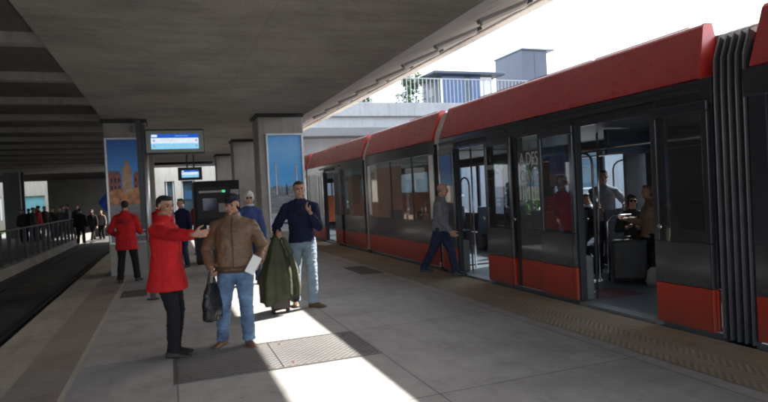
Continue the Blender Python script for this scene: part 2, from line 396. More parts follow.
# fluorescent fittings on the wing
FIT = mat('lamp_fitting', (.55, .53, .47), .4, 0, .1)
wk = (4.50-3.553)/(5.62-3.203)
for i, y in enumerate((4.2, 5.6, 7.0, 8.4, 9.8, 11.2, 12.6, 14.0, 15.4, 16.8)):
    x = 4.55; z = 3.553+(x-3.203)*wk
    t = thing('strip_light', 'unlit strip light fixed under the sloping viaduct edge', 'strip light', (x, y, z-.012), 'strip lights along the viaduct edge')
    MB().box(-.38, .38, -.07, .07, -.02, .04).build('fitting_body', GREYPL, t, .01)
    MB().prism([(-.065, .041), (.065, .041), (.04, .085), (-.04, .085)], 'x', -.36, .36).build('diffuser', FIT, t, .012)
    MB().box(-.46, -.385, -.05, .05, -.02, .06).build('junction_box', BODY2, t, .01)
    t.rotation_euler = (0, math.pi-math.atan(wk), R(-14))

def pillar(x0, x1, y0, y1, label, pad=.08):
    t = thing('concrete_pillar', label, 'pillar', ((x0+x1)/2, y0, 0), 'concrete pillars carrying the viaduct')
    hx = (x1-x0)/2
    MB().box(-hx, hx, 0, y1-y0, -.02, 3.472).build('shaft', CONC_PILLAR, t, .03)
    MB().box(-hx-pad*.5, hx+pad*.2, -.02, y1-y0+.02, 3.475, 3.546).build('bearing_pad', BLACK, t)
    return t
pillar(-1.27, -.36, 14.34, 15.2, 'concrete pillar near the left track carrying the fountain poster')
pillar(2.04, 3.10, 13.42, 14.3, 'concrete pillar behind the navy sweater man carrying the harbour poster')
pillar(2.10, 3.10, 19.3, 20.1, 'bare concrete pillar just left of and behind the harbour poster pillar')
pillar(2.05, 3.1, 25.5, 26.3, 'far concrete pillar above the black ticket machine')
pillar(-1.27, -.36, 21.5, 22.3, 'concrete pillar hidden behind the fountain poster pillar')
o = thing('concrete_pillar', 'pale concrete pillar beyond the fence at the left edge', 'pillar', (-8.2, 38., 0), 'concrete pillars carrying the viaduct')
MB().box(-.42, .42, 0, .8, -.05, 4.2).build('shaft', concrete('pale_pillar', (.22, .235, .245), None, .15), o, .03)
o = thing('steel_post', 'thin dark post beside the pale pillar beyond the fence', 'post', (-7.6, 37.8, 0))
MB().box(-.07, .07, -.07, .07, -.05, 4.2).build('shaft', mat('brown_post', (.05, .035, .03), .6), o)

# loudspeaker on the left pillar
t = thing('loudspeaker', 'small round white loudspeaker on the fountain poster pillar above the poster', 'loudspeaker', (-.62, 14.34, 3.30))
MB().tube([(0, 0, 0), (0, -.10, -.0), (0, -.16, -.0)], [.05, .09, .12], 16).build('horn', OFFWHITE, t)
MB().tube([(0, -.161, 0), (0, -.166, 0)], .095, 16).build('grille', GREYPL, t)

# posters ------------------------------------------------
def img_mat(name, stops, scale=6, detail=3, aniso=(1, 1, 1), rough=.35):
    if name in _M: return _M[name]
    m, nt, out = nodes_of(name)
    p = nt.nodes.new('ShaderNodeBsdfPrincipled'); lk(nt, p.outputs[0], out.inputs[0])
    tc = nt.nodes.new('ShaderNodeTexCoord'); mp = nt.nodes.new('ShaderNodeMapping'); mp.inputs['Scale'].default_value = aniso
    lk(nt, tc.outputs['Object'], mp.inputs[0])
    lk(nt, ramp_n(nt, noise_n(nt, mp.outputs[0], scale, detail), stops), p.inputs['Base Color'])
    p.inputs['Roughness'].default_value = rough; _M[name] = m; return m
def zgrad(name, stops, z0, z1, rough=.35, nz=.1):
    m, nt, out = nodes_of(name)
    p = nt.nodes.new('ShaderNodeBsdfPrincipled'); lk(nt, p.outputs[0], out.inputs[0])
    tc = nt.nodes.new('ShaderNodeTexCoord'); sx = nt.nodes.new('ShaderNodeSeparateXYZ'); lk(nt, tc.outputs['Object'], sx.inputs[0])
    f = math_n(nt, 'DIVIDE', math_n(nt, 'SUBTRACT', sx.outputs['Z'], z0), z1-z0)
    f = math_n(nt, 'ADD', f, math_n(nt, 'MULTIPLY', math_n(nt, 'SUBTRACT', noise_n(nt, tc.outputs['Object'], 4, 4), .5), nz))
    lk(nt, ramp_n(nt, f, stops), p.inputs['Base Color']); p.inputs['Roughness'].default_value = rough
    return m
def slab(mb, pts, y, mi):        # flat printed shape on a poster, facing -Y
    n = len(pts); mb.add([(p[0], y, p[1]) for p in pts], [list(range(n))], mi)
def poster(label, x0, x1, y, z0, z1):
    t = thing('poster', label, 'poster', ((x0+x1)/2, y, (z0+z1)/2))
    hw = (x1-x0)/2; hh = (z1-z0)/2
    f = MB(); b = .045
    f.box(-hw, hw, -.05, 0, -hh, -hh+b); f.box(-hw, hw, -.05, 0, hh-b, hh)
    f.box(-hw, -hw+b, -.05, 0, -hh+b, hh-b); f.box(hw-b, hw, -.05, 0, -hh+b, hh-b)
    f.build('frame', mat('poster_frame', (.55, .56, .58), .35, .5), t, .006)
    return t, hw-b, hh-b
t, hw, hh = poster('framed poster of a stone statue and fountain before red buildings under blue sky', -1.25, -.38, 14.335, .72, 3.13)
m = MB()
m.quad((-hw, -.012, -hh), (hw, -.012, -hh), (hw, -.012, hh), (-hw, -.012, hh), 0)
def arc_building(xa, xb, za, zb): slab(m, [(xa, za), (xb, za), (xb, zb), (xa, zb)], -.015, 1)
zb = -hh*.05
arc_building(-hw, -hw*.32, zb, zb+.42); arc_building(hw*.32, hw, zb, zb+.40)
slab(m, [(-hw, zb+.42), (-hw*.32, zb+.42), (-hw*.42, zb+.50), (-hw, zb+.52)], -.015, 2); slab(m, [(hw*.32, zb+.40), (hw, zb+.40), (hw, zb+.5), (hw*.42, zb+.48)], -.015, 2)
for sx_ in (-1, 1):
    for i in range(3):
        for j in range(2):
            xx = sx_*hw*(.45+.2*i); zz = zb+.08+.17*j
            slab(m, [(xx-.022, zz), (xx+.022, zz), (xx+.022, zz+.08), (xx+.012, zz+.1), (xx-.012, zz+.1), (xx-.022, zz+.08)], -.018, 5)
slab(m, [(-hw, zb-.26), (hw, zb-.26), (hw, zb+.08), (hw*.6, zb+.12), (-hw*.6, zb+.1), (-hw, zb+.04)], -.021, 3)       # fountain basin
stat = [(-.11, zb), (.11, zb), (.08, zb+.22), (.10, zb+.42), (.085, zb+.58), (.045, zb+.64), (.04, zb+.72), (.0, zb+.76), (-.035, zb+.72), (-.04, zb+.64), (-.10, zb+.56), (-.085, zb+.3)]
slab(m, stat, -.024, 4)
slab(m, [(-hw, -hh), (hw, -hh), (hw, zb-.26), (-hw, zb-.26)], -.015, 6)
slab(m, [(-hw*.8, -hh+.12), (hw*.9, -hh+.12), (hw*.9, -hh+.42), (-hw*.8, -hh+.42)], -.018, 7)
for i, (a, b2) in enumerate(((-.1, .85), (.05, .8), (.0, .6))):
    slab(m, [(hw*a, -hh+.19+.07*i), (hw*b2, -hh+.19+.07*i), (hw*b2, -hh+.222+.07*i), (hw*a, -hh+.222+.07*i)], -.021, 8 if i == 2 else 5)
m.build('print', [zgrad('poster_sky', [(0, (.12, .45, .90)), (.6, (.04, .28, .78)), (1, (.018, .14, .56))], -.2, 1.15),
    img_mat('poster_redbrick', [(.3, (.20, .03, .025)), (.7, (.42, .10, .06))], 9), img_mat('poster_roof', [(.3, (.12, .06, .05)), (.7, (.2, .1, .08))]),
    img_mat('poster_fountain', [(.32, (.08, .10, .04)), (.45, (.45, .14, .03)), (.6, (.62, .25, .07)), (.75, (.25, .22, .1))], 7),
    img_mat('poster_stone', [(.3, (.34, .17, .09)), (.7, (.62, .38, .24))], 10), mat('poster_dark', (.03, .03, .05), .5),
    img_mat('poster_pave', [(.3, (.16, .14, .16)), (.7, (.27, .25, .27))], 3, 4, (1, 1, 5)), mat('poster_caption', (.45, .48, .52), .5), mat('poster_redtext', (.5, .03, .03), .5)], t, fix=False)
t, hw, hh = poster('framed poster of a harbour with white masts under a bright blue sky', 2.20, 3.07, 13.415, .80, 3.08)
m = MB()
m.quad((-hw, -.012, -hh), (hw, -.012, -hh), (hw, -.012, hh), (-hw, -.012, hh), 0)
slab(m, [(-hw, -.12), (-hw*.6, -.06), (-hw*.2, -.11), (hw*.2, -.09), (hw*.7, -.02), (hw, -.05), (hw, -.3), (-hw, -.3)], -.015, 1)
slab(m, [(-hw, -hh+.38), (hw, -hh+.38), (hw, -.26), (-hw, -.28)], -.018, 2)
for cx_, hgt in ((-.23, .70), (.25, .68)):
    slab(m, [(cx_-.012, -.28), (cx_+.012, -.28), (cx_+.006, -.2+hgt), (cx_-.006, -.2+hgt)], -.021, 3)
    for k in range(5):
        q = .06+.05*k
        for sg in (-1, 1):
            slab(m, [(cx_+sg*q, -.24), (cx_+sg*(q+.006), -.24), (cx_+sg*.004, -.22+hgt*.95), (cx_, -.22+hgt*.95)], -.021, 4)
slab(m, [(-.03, -.3), (.03, -.3), (.02, -.12), (.01, -.05), (-.012, -.05), (-.025, -.14)], -.023, 5)
slab(m, [(-hw, -hh), (hw, -hh), (hw, -hh+.38), (-hw, -hh+.38)], -.015, 6)
for i in range(2): slab(m, [(-hw*.3, -hh+.12+.1*i), (hw*.7, -hh+.12+.1*i), (hw*.7, -hh+.17+.1*i), (-hw*.3, -hh+.17+.1*i)], -.018, 5)
m.build('print', [zgrad('poster_sky_light', [(0, (.14, .55, .95)), (.35, (.05, .42, .92)), (.8, (.20, .50, .90)), (1, (.10, .42, .88))], -.3, 1.1, .35, .5),
    img_mat('poster_hills', [(.3, (.10, .12, .16)), (.7, (.25, .27, .32))]), img_mat('poster_quay', [(.3, (.12, .13, .16)), (.7, (.34, .35, .40))], 4, 4, (1, 1, 6)),
    mat('poster_mast', (.8, .82, .85), .5), mat('poster_rigging', (.40, .58, .78), .5), mat('poster_darkblue', (.04, .06, .12), .5), mat('poster_foot', (.55, .58, .62), .5)], t, fix=False)

# departure displays ------------------------------------------------
def display(label, x0, x1, y, z0, z1, pole=False):
    t = thing('departure_display', label, 'display', ((x0+x1)/2, y, z0))
    w_ = (x1-x0)/2; h_ = z1-z0
    MB().box(-w_-.02, w_+.02, .02, .26, -.02, h_+.03).build('housing', DARKMET, t, .012)
    b = .055; m = MB()
    m.box(-w_, w_, -.012, .018, 0, b); m.box(-w_, w_, -.012, .018, h_-b, h_); m.box(-w_, -w_+b*1.4, -.012, .018, b, h_-b); m.box(w_-b*1.4, w_, -.012, .018, b, h_-b)
    m.build('bezel', GREEN_GREY if pole else DARKMET, t, .004)
    sx0, sx1, sz0, sz1 = -w_+b*1.4, w_-b*1.4, b, h_-b
    hh_ = sz1-sz0; m = MB()
    m.quad((sx0, .01, sz0), (sx1, .01, sz0), (sx1, .01, sz0+hh_*.38), (sx0, .01, sz0+hh_*.38), 0)
    m.quad((sx0, .01, sz0+hh_*.38), (sx1, .01, sz0+hh_*.38), (sx1, .01, sz0+hh_*.74), (sx0, .01, sz0+hh_*.74), 1)
    m.quad((sx0, .01, sz0+hh_*.74), (sx1, .01, sz0+hh_*.74), (sx1, .01, sz1), (sx0, .01, sz1), 2)
    L_ = sx1-sx0
    def dash(a, b3, c, d, mi): m.quad((sx0+L_*a, .006, sz0+hh_*c), (sx0+L_*b3, .006, sz0+hh_*c), (sx0+L_*b3, .006, sz0+hh_*d), (sx0+L_*a, .006, sz0+hh_*d), mi)
    dash(.01, .13, .80, .96, 1)
    for r_ in (.14, .50):
        dash(.04, .08, r_, r_+.14, 3); dash(.93, .97, r_, r_+.14, 3)
    dash(.16, .50, .58, .62, 4)
    dash(.5, .78, .84, .90, 5)
    m.build('screen', [emit('screen_cyan', (.30, .68, .95), 1.0), emit('screen_white', (.78, .90, 1.), 1.0), emit('screen_blue', (.02, .12, .62), 1.), emit('screen_grey', (.25, .42, .68), 1.), emit('screen_rose', (.85, .72, .75), 1.), emit('screen_lightblue', (.15, .33, .75), 1.)], t, fix=False)
    if not pole:
        for q_ in (-.3, .3): MB().box(w_*q_, w_*q_+.04, .1, .14, h_+.031, 3.545-z0).build('hanger', DARKMET, t)
    else: MB().box(-w_-.06, -w_-.021, .05, .3, -.1, h_+.1).build('bracket', DARKMET, t)
    return t
display('grey framed departure display on the pale pole beside the fountain poster', -.27, .63, 10.2, 2.44, 2.80, True)
display('small black departure display hanging farther back to the left of the bare pillar', .36, .98, 17.5, 2.24, 2.56)
t = thing('display_pole', 'pale metal pole standing under the near departure display', 'pole', (-.30, 10.40, 0))
MB().tube([(0, 0, 0), (0, 0, 2.95)], .045, 16).build('pole_shaft', mat('galvanised', (.42, .42, .43), .35, .7, .15), t)
MB().tube([(0, 0, .006), (0, 0, .02)], .10, 16).build('base_flange', DARKMET, t)
MB().box(-.12, -.05, -.05, .05, 1.2, 3.0).build('cable_duct', DARKMET, t)

# ticket machine ------------------------------------------------
t = thing('ticket_machine', 'black ticket machine standing behind the brown jacket man', 'ticket machine', (1.2, 15.2, 0))
MB().box(-.56, .56, 0, .75, .0, 2.1).build('cabinet', mat('machine_black', (.016, .016, .018), .6, 0, .2, spec=.2), t, .02)
MB().box(-.50, .30, -.018, -.001, 1.15, 1.95).build('front_panel', mat('machine_front', (.02, .02, .023), .5, spec=.25), t, .004)
MB().box(-.44, .16, -.03, -.019, 1.80, 1.85).build('light_bar', mat('machine_bar', (.35, .37, .36), .4), t)
MB().box(.12, .2, -.035, -.031, 1.795, 1.855).build('status_lamp', emit('green_lamp', (.1, .9, .35), .9), t)
MB().box(-.36, -.02, -.028, -.019, 1.35, 1.66).build('touch_screen', mat('machine_screen', (.03, .045, .09), .1), t)
MB().box(.02, .20, -.03, -.019, 1.30, 1.52).build('keypad', GREYPL, t, .003)
MB().box(-.3, .1, -.05, -.019, .82, .98).build('ticket_tray', STEEL, t, .005)
MB().box(.33, .54, -.025, -.001, 1.72, 1.86).build('sticker', mat('pale_sticker', (.3, .31, .33), .5), t)

# fence ------------------------------------------------
t = thing('fence', 'long dark metal post and rail fence along the far side of the left track', 'fence', (-4.46, 6, 0))
fm = mat('fence_metal', (.035, .037, .04), .5, .4, .25)
for k in range(29):
    MB().box(-.045, .045, -.045+k*1.0, .045+k*1.0, 0, .98).build('post', fm, t, .006)
MB().box(-.03, .03, -.3, 28.3, .983, 1.04).build('top_rail', fm, t, .006)
m = MB(); m.box(-.012, .012, -.3, 28.3, .10, .13)
m.build('lower_rail', fm, t)

# buildings behind ------------------------------------------------
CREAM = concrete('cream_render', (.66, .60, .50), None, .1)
PANE = mat('dark_pane', (.05, .09, .11), .08, 0, .3, 1.5); TEAL = mat('teal_pane', (.10, .30, .32), .12, 0, .25, 1.2)
t = thing('station_building', 'cream station building seen through the gap beyond the ticket machine', 'building', (0, 43, 0))
m = MB(); m.box(-1.2, -.1, 0, 8, -.3, 6.2); m.box(.55, 1.0, 0, 8, -.3, 3.05); m.box(1.9, 9, 0, 8, -.3, 3.05); m.box(-.1, 9, 0.0, 8, 3.053, 6.2)
m.build('wall', CREAM, t)
MB().box(-.098, .548, .3, .4, -.3, 3.05).build('window', PANE, t); MB().box(1.002, 1.898, .5, .6, -.3, 3.05).build('doorway', PANE, t)
MB().box(1.2, 1.7, .40, .48, 1.75, 2.35).build('blue_screen', emit('far_screen', (.10, .25, .5), .5), t)
for x in (.02, .47, 1.06, 1.80): MB().box(x-.04, x+.04, .2, .29, -.3, 3.05).build('door_post', WHITE, t)
t = thing('concrete_wall', 'shaded grey concrete wall closing the left end behind the waiting crowd', 'wall', (-5.2, 40.0, 0))
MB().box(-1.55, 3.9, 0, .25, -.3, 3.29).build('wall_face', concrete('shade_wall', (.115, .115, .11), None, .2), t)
t = thing('low_building', 'cream building with teal glazing at the left end beyond the fence', 'building', (-10, 48, 0))
m = MB(); m.box(-9.5, 3.2, 0, 6, -.3, .9); m.box(-9.5, 3.2, 0, 6, 2.55, 5.2); m.box(1.7, 3.2, 0, 6, .903, 2.547); m.box(-1.0, -.75, 0, 6, .903, 2.547); m.box(-9.5, -5, 0, 6, .903, 2.547)
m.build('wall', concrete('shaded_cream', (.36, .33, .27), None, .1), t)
MB().box(-.748, 1.698, .25, .3, .903, 2.547).build('window', TEAL, t); 
f = MB().box(-4.998, -1.002, .25, .3, .903, 2.547).build('window', PANE, t)
for x in (-2.3, -1.1, -3.6): MB().box(x-.07, x+.07, .12, .24, .903, 2.547).build('window_frame', WHITE, f)
MB().box(.2, .28, .15, .24, .903, 2.547).build('mullion', WHITE, t)

# white terrace building on the right ------------------------------------------------
WR = concrete('white_render', (.38, .385, .39), None, .1)
GRW = mat('grey_white_paint', (.30, .31, .33), .5, 0, .08)
t = thing('terrace_building', 'white terrace building behind the tram with an overhanging dark canopy', 'building', (8, 30, 0))
MB().box(-2.2, 34, 0, 14, -.3, 6.35).build('wall', WR, t, .02)
MB().box(-2.4, 34, -.25, -.003, 5.75, 6.5).build('parapet', concrete('parapet_render', (.32, .325, .33), None, .1), t, .02)
MB().box(-3.4, 5.0, -1.6, -.26, 4.55, 5.0).build('canopy', mat('canopy_grey', (.12, .125, .13), .5), t, .02)
for x in (1.0, 6., 11., 16., 21.):
    f = MB().box(x, x+2.2, -.03, -.004, 1.2, 3.6).build('window', PANE, t); MB().box(x-.08, x+2.28, -.09, -.031, 1.08, 1.19).build('sill', WHITE, f)
t = thing('railing', 'white barred railing along the terrace edge behind the tram', 'railing', (9.3, 30.1, 6.5))
m = MB()
for k in range(60):
    x = .25*k; m.box(x-.022, x+.022, -.02, .02, .06, 1.42)
m.box(-.1, 15, -.02, .02, .02, .06)
m.build('bar_panel', GRW, t); MB().box(-.1, 15, -.035, .035, 1.421, 1.48).build('handrail', GRW, t)
for k in range(6): MB().box(-.1+3*k, -.02+3*k, -.04, .04, -.01, 1.419).build('post', WHITE, t)
BLUEM = mat('blue_panel', (.08, .14, .27), .4, 0, .12); GREYM = mat('blue_grey_cladding', (.055, .07, .10), .45, 0, .1, 1.5)
t = thing('kiosk', 'flat roofed blue kiosk standing on the white terrace', 'kiosk', (15.7, 31, 6.4))
MB().box(0, 3.5, 0, 2.8, 0, 1.95).build('wall', [mat('kiosk_wall', (.06, .07, .09), .5)], t)
MB().box(-.75, 4.1, -.6, 3.0, 1.953, 2.12).build('roof', mat('kiosk_roof', (.045, .06, .085), .5), t, .02)
for x0_, x1_ in ((.06, 1.55), (1.95, 2.6)): MB().box(x0_, x1_, -.03, -.002, .05, 1.92).build('door', BLUEM, t, .01)
MB().box(2.65, 3.45, -.03, -.002, .1, 1.9).build('white_panel', WHITE, t)
MB().box(1.60, 1.90, -.025, -.002, .3, 1.9).build('window', PANE, t)
MB().box(-.04, -.002, 1.0, 1.7, .9, 1.4).build('vent', GREYPL, t)
t = thing('plant_room', 'tall grey blue box with an overhanging flat lid on the terrace', 'plant room', (21.6, 31.2, 6.4))
MB().box(0, 1.9, 0, 3.2, 0, 3.75).build('wall', GREYM, t, .01)
MB().box(-.06, 2.45, -.12, 3.3, 3.753, 3.86).build('lid', mat('lid_grey', (.09, .11, .14), .5), t, .01)
MB().box(.93, .955, -.012, -.002, .05, 3.7).build('seam', BODY2, t)
for k in range(1): MB().box(.1, .85, -.014, -.002, .3, 1.3).build('louvre', GREYPL, t)

# foliage
LEAF = mat('leaf_green', (.06, .12, .03), .6, 0, .6, 2.5); LEAF2 = mat('leaf_lime', (.12, .2, .03), .6, 0, .5, 3); BARK = mat('bark', (.08, .055, .035), .9, 0, .3, 10)
def foliage(blobs, n, size, seed):
    rnd = random.Random(seed); m = MB()
    for i in range(n):
        c, r = rnd.choice(blobs); c = V(c)
        while True:
            q = V((rnd.uniform(-1, 1), rnd.uniform(-1, 1), rnd.uniform(-1, 1)))
            if .25 < q.length < 1: break
        p = c+V((q.x*r[0], q.y*r[1], q.z*r[2]))
        a = V((rnd.gauss(0, 1), rnd.gauss(0, 1), rnd.gauss(0, 1))).normalized(); b = a.orthogonal().normalized()
        s = size*rnd.uniform(.6, 1.4)
        m.add([p-a*s, p+b*s*.45, p+a*s, p-b*s*.45], [(0, 1, 2, 3)], 0)
    return m
def shrub(label, loc, blobs, n, size, seed, m=LEAF, cat='shrub', name='shrub', trunk=None, group=None):
    t = thing(name, label, cat, loc, group)
    foliage(blobs, n, size, seed).build('crown', m, t, fix=False)
    if trunk:
        tm = MB().tube([(0, 0, -.1), (.05, .02, trunk*.5), (0, .05, trunk)], [.16, .12, .08], 10)
        rnd = random.Random(seed)
        for k in range(5):
            an = k*1.3; tm.tube([(0, .03, trunk*.8), (math.cos(an)*.5, math.sin(an)*.5, trunk*1.15), (math.cos(an)*.9, math.sin(an)*.9, trunk*1.5)], [.07, .045, .02], 6)
        tm.build('trunk', BARK, t)
    else:
        tm = MB()
        for k in range(4): tm.tube([(0, 0, 0), (math.cos(k*1.6)*.2, math.sin(k*1.6)*.2, .6)], [.04, .02], 6)
        tm.build('stem', BARK, t)
    return t
shrub('green leafy shrub behind the white railing left of the blue kiosk', (14.1, 32.2, 6.4), [((.2, 0, 1.0), (.9, .6, .8)), ((-.3, 0, .6), (.8, .5, .6)), ((.5, 0, 1.9), (.6, .5, .6)), ((.25, .1, 1.5), (.45, .4, .5)), ((-.2, 0, 1.8), (.3, .3, .3))], 1500, .12, 3)
shrub('low pale green shrub at the left end of the terrace railing', (10.6, 31.6, 6.4), [((0, 0, .3), (.9, .5, .4)), ((.5, 0, .6), (.4, .4, .4))], 700, .11, 4)
for i, (x, y, s) in enumerate(((15.5, 3.5, 1.), (17., 9.5, 1.15), (15.8, 23.0, .95), (16.5, -4, 1.1))):
    bl = [((random.uniform(-1.2, 1.2)*s, random.uniform(-1.2, 1.2)*s, (3.6+random.uniform(-.6, 1.3))*s), (1.1*s, 1.1*s, .9*s)) for k in range(7)]
    shrub(('street tree beyond the tram seen through the near open door', 'street tree beyond the tram seen through the middle windows', 'street tree beyond the tram seen through the far open door', 'street tree beyond the nearest tram section')[i], (x, y, GZ), bl, 1800, .17, 20+i, LEAF, 'tree', 'street_tree', 2.6*s, 'street trees beyond the tram')
for i, y in enumerate((3.6, 5.3, 15.8)):
    shrub(('lime green bush beyond the tram beside the near bellows', 'lime green bush beyond the tram behind the near doorway', 'lime green bush beyond the middle of the tram')[i], (11.2, y, -.15), [((0, 0, .75), (.7, .75, .6)), ((.1, .3, 1.2), (.5, .5, .4))], 900, .11, 40+i, LEAF2)
t = thing('office_block', 'pale blue glazed office block across the street beyond the tram windows', 'building', (26, -12, 0))
MB().box(0, 10, -20, 36, -.3, 6.2).build('wall', concrete('pale_block', (.60, .66, .72), None, .08), t)
for zz in (.8, 3.7):
    for k in range(18):
        MB().box(-.04, -.003, -19+3*k, -17.1+3*k, zz, zz+2.2).build('window', mat('blue_pane', (.10, .22, .42), .1, 0, .3, .5), t)

t = thing('light_block_wall', 'long dark unseen wall added far left to block light under the viaduct', 'wall', (-22, 4, 0))  # added out of view to block light from the open left side
MB().box(-.5, 0, -24, 34, -.3, 3.82).build('wall_face', concrete('block_wall_concrete', (.17, .165, .16), None, .3), t)
for k in range(9): MB().box(.002, .12, -22+6.5*k, -21.6+6.5*k, -.05, 3.8).build('buttress', concrete('block_wall_concrete', (.1, .1, .1)), t)
# blue banner beside left pillar
t = thing('banner', 'bright blue cloth banner showing at the left edge of the fountain poster pillar', 'banner', (-1.18, 15.45, 0))
MB().tube([(0, 0, 0), (0, 0, 1.95)], .015, 8).build('mast', DARKMET, t)
m = MB(); rows = []
for j in range(9):
    z = 1.40+.066*j; wdt = .10+.25*math.sin(min(1, j/5)*1.4) * (1 if j < 6 else 1-(j-5)*.22)
    rows.append([(-.02-wdt*i/6, .03*math.sin(i*1.3+j*.5), z-.03*i/6) for i in range(7)])
vv = [p for r in rows for p in r]
m.add(vv, [(j*7+i, j*7+i+1, (j+1)*7+i+1, (j+1)*7+i) for j in range(8) for i in range(6)], 0, True)
m.build('cloth', mat('blue_cloth', (.02, .09, .50), .7), t, fix=False)

# ------------------------------------------------------------------ tram
TX = 5.05; TW = 2.65; TC = TX+TW/2; FX = TX+TW
tram = thing('tram', 'long red and charcoal articulated tram standing at the right platform edge with doors open', 'tram', (TX, 0, 0))
def tp(name, mb, m, parent=None, bevel=0., fix=True):
    o = mb.build(name, m, parent or tram, bevel, fix=fix)
    if parent is None: o.location = (-TX, 0, 0)
    return o
def tbox(name, b, m, parent=None, bevel=0.): return tp(name, MB().box(*b), m, parent, bevel)
def pane(name, x, y0, y1, z0, z1, m, parent=None):
    return tp(name, MB().quad((x, y0, z0), (x, y1, z0), (x, y1, z1), (x, y0, z1)), m, parent)
WZ0, WZ1 = .96, 2.32
def fixed(y0, y1, win=True, skirt=True, g=TINT, mw=.10):
    if skirt: tbox('skirt_panel', (TX, TX+.05, y0+.004, y1-.004, .05, .475), RED, bevel=.008)
    tbox('lower_panel', (TX+.004, TX+.05, y0, y1, .478, WZ0), BODY, bevel=.006)
    if win:
        for a_, b_ in ((y0, y0+mw), (y1-mw, y1)): tbox('window_post', (TX+.004, TX+.05, a_, b_, WZ0+.003, WZ1), BODY)
        return pane('window', TX+.012, y0+mw, y1-mw, WZ0, WZ1, g)
    tbox('side_panel', (TX+.004, TX+.05, y0, y1, WZ0+.003, WZ1), BODY)
def leaf(y0, y1, handle_side=1, g=TINT2):
    x0, x1 = TX-.055, TX-.012
    l = tp('door_leaf', MB().box(x0, x1, y0, y1, .48, .93).box(x0, x1, y0, y0+.07, .932, 2.25).box(x0, x1, y1-.07, y1, .932, 2.25).box(x0, x1, y0, y1, 2.252, 2.36), BODY, bevel=.008)
    MB().box(x0-.002, x1, y0+.003, y1-.003, .05, .477).build('skirt_panel', RED, l, .008)
    MB().quad((x0+.01, y0+.07, .93), (x0+.01, y1-.07, .93), (x0+.01, y1-.07, 2.25), (x0+.01, y0+.07, 2.25)).build('pane', g, l)
    return l
def door(y0, y1):
    """opening: jambs, header, sill, treads"""
    m = MB(); m.box(TX-.01, TX+.09, y0-.045, y0, .05, 2.36); m.box(TX-.01, TX+.09, y1, y1+.045, .05, 2.36)
    m.box(TX-.01, TX+.09, y0-.045, y1+.045, 2.362, 2.44)
    tp('door_frame', m, BLACK, bevel=.008)
    tbox('door_track', (TX-.04, TX+.0, y0-.6, y1+.6, 2.445, 2.50), BODY2)
    tbox('threshold', (TX-.06, TX+.12, y0, y1, -.02, .034), mat('threshold_alu', (.30, .31, .32), .4, .6, .2, 20))
def roof_cross(grow=0., z0=2.57):
    g = grow
    near = [(TX-.02-g, z0), (TX+.0-g, z0+.05), (TX+.215-g, 3.15+g), (TX+.27, 3.20+g)]
    far = [(2*TC-x, z) for x, z in reversed(near)]
    return near+far
def module(y0, y1, c0=(.03, .06), c1=(.03, .06)):
    # roof: fairings on both sides with a lower equipment deck between; ends slant back towards the top
    for sg in (0, 1):
        pts = [(TX-.02, 2.585), (TX-.005, 2.63), (TX+.20, 3.145), (TX+.235, 3.185), (TX+.27, 3.19), (TX+.34, 3.19), (TX+.34, 2.585)]
        k_ = [(z-2.585)/.605 for x, z in pts]
        xs = [(2*TC-x if sg else x) for x, z in pts]
        ra = [(x, y0+c0[0]+(c0[1]-c0[0])*q, p[1]) for x, p, q in zip(xs, pts, k_)]; rb = [(x, y1-c1[0]-(c1[1]-c1[0])*q, p[1]) for x, p, q in zip(xs, pts, k_)]
        tp('roof_fairing', MB().loft([ra, rb], 0, True, False), REDROOF, bevel=.012)
        g = .006
        ctr = (sum(xs)/7, sum(p[1] for p in pts)/7)
        rt_ = [(ctr[0]+(x-ctr[0])*1.012, y-.004, ctr[1]+(z-ctr[1])*1.012) for x, y, z in ra]; rt2 = [(x, y+.03, z) for x, y, z in rt_]
        tp('roof_end_sunlit', MB().loft([rt_, rt2], 0, True, False), mat('bright_red', (.50, .03, .022), .35))  # brighter red puts the sunlit look of the fairing end into the colour
    tbox('roof_deck', (TX+.345, FX-.345, y0-.01, y1+.01, 2.585, 3.05), GREYPL)
    tbox('roof_equipment', (TX+.75, FX-.75, y0+.9, y1-.7, 3.053, 3.30), OFFWHITE, bevel=.02)
    m = MB()
    for k in range(int((y1-y0-1.2)/1.55)):
        a = y0+.6+k*1.55; m.box(TX+.42, TX+.47, a, a+1.48, 3.19, 3.255)
    m.box(TX+.43, TX+.46, y0+.5, y1-.5, 3.05, 3.19)
    tp('roof_rail', m, GREYPL)
    tbox('header_panel', (TX+.0, TX+.06, y0, y1, WZ1+.003, 2.582), BODY, bevel=.006)
    tbox('ceiling', (TX+.065, FX-.065, y0, y1, 2.36, 2.41), mat('ceiling_white', (.10, .105, .11), .5))
    tbox('floor', (TX+.052, FX-.052, y0, y1, -.05, .026), mat('tram_floor', (.11, .12, .13), .35, 0, .2, 30))
    tbox('underframe', (TX+.02, FX-.02, y0, y1, -.24, -.052), BLACK)
    # far side
    tbox('far_side_panel', (FX-.05, FX, y0, y1, .03, .92), BODY2); tbox('far_header', (FX-.05, FX, y0, y1, 2.15, 2.582), BODY2)
    n = max(2, int((y1-y0)/1.25)); m = MB()
    for k in range(n+1):
        yy = y0+(y1-y0)*k/n; m.box(FX-.05, FX, max(y0, yy-.06), min(y1, yy+.06), .923, 2.147)
    tp('far_window_post', m, BODY2)
    for k in range(n):
        a = y0+(y1-y0)*k/n+.06; b = y0+(y1-y0)*(k+1)/n-.06
        pane('far_window', FX-.02, a, b, .923, 2.147, FARGLASS)
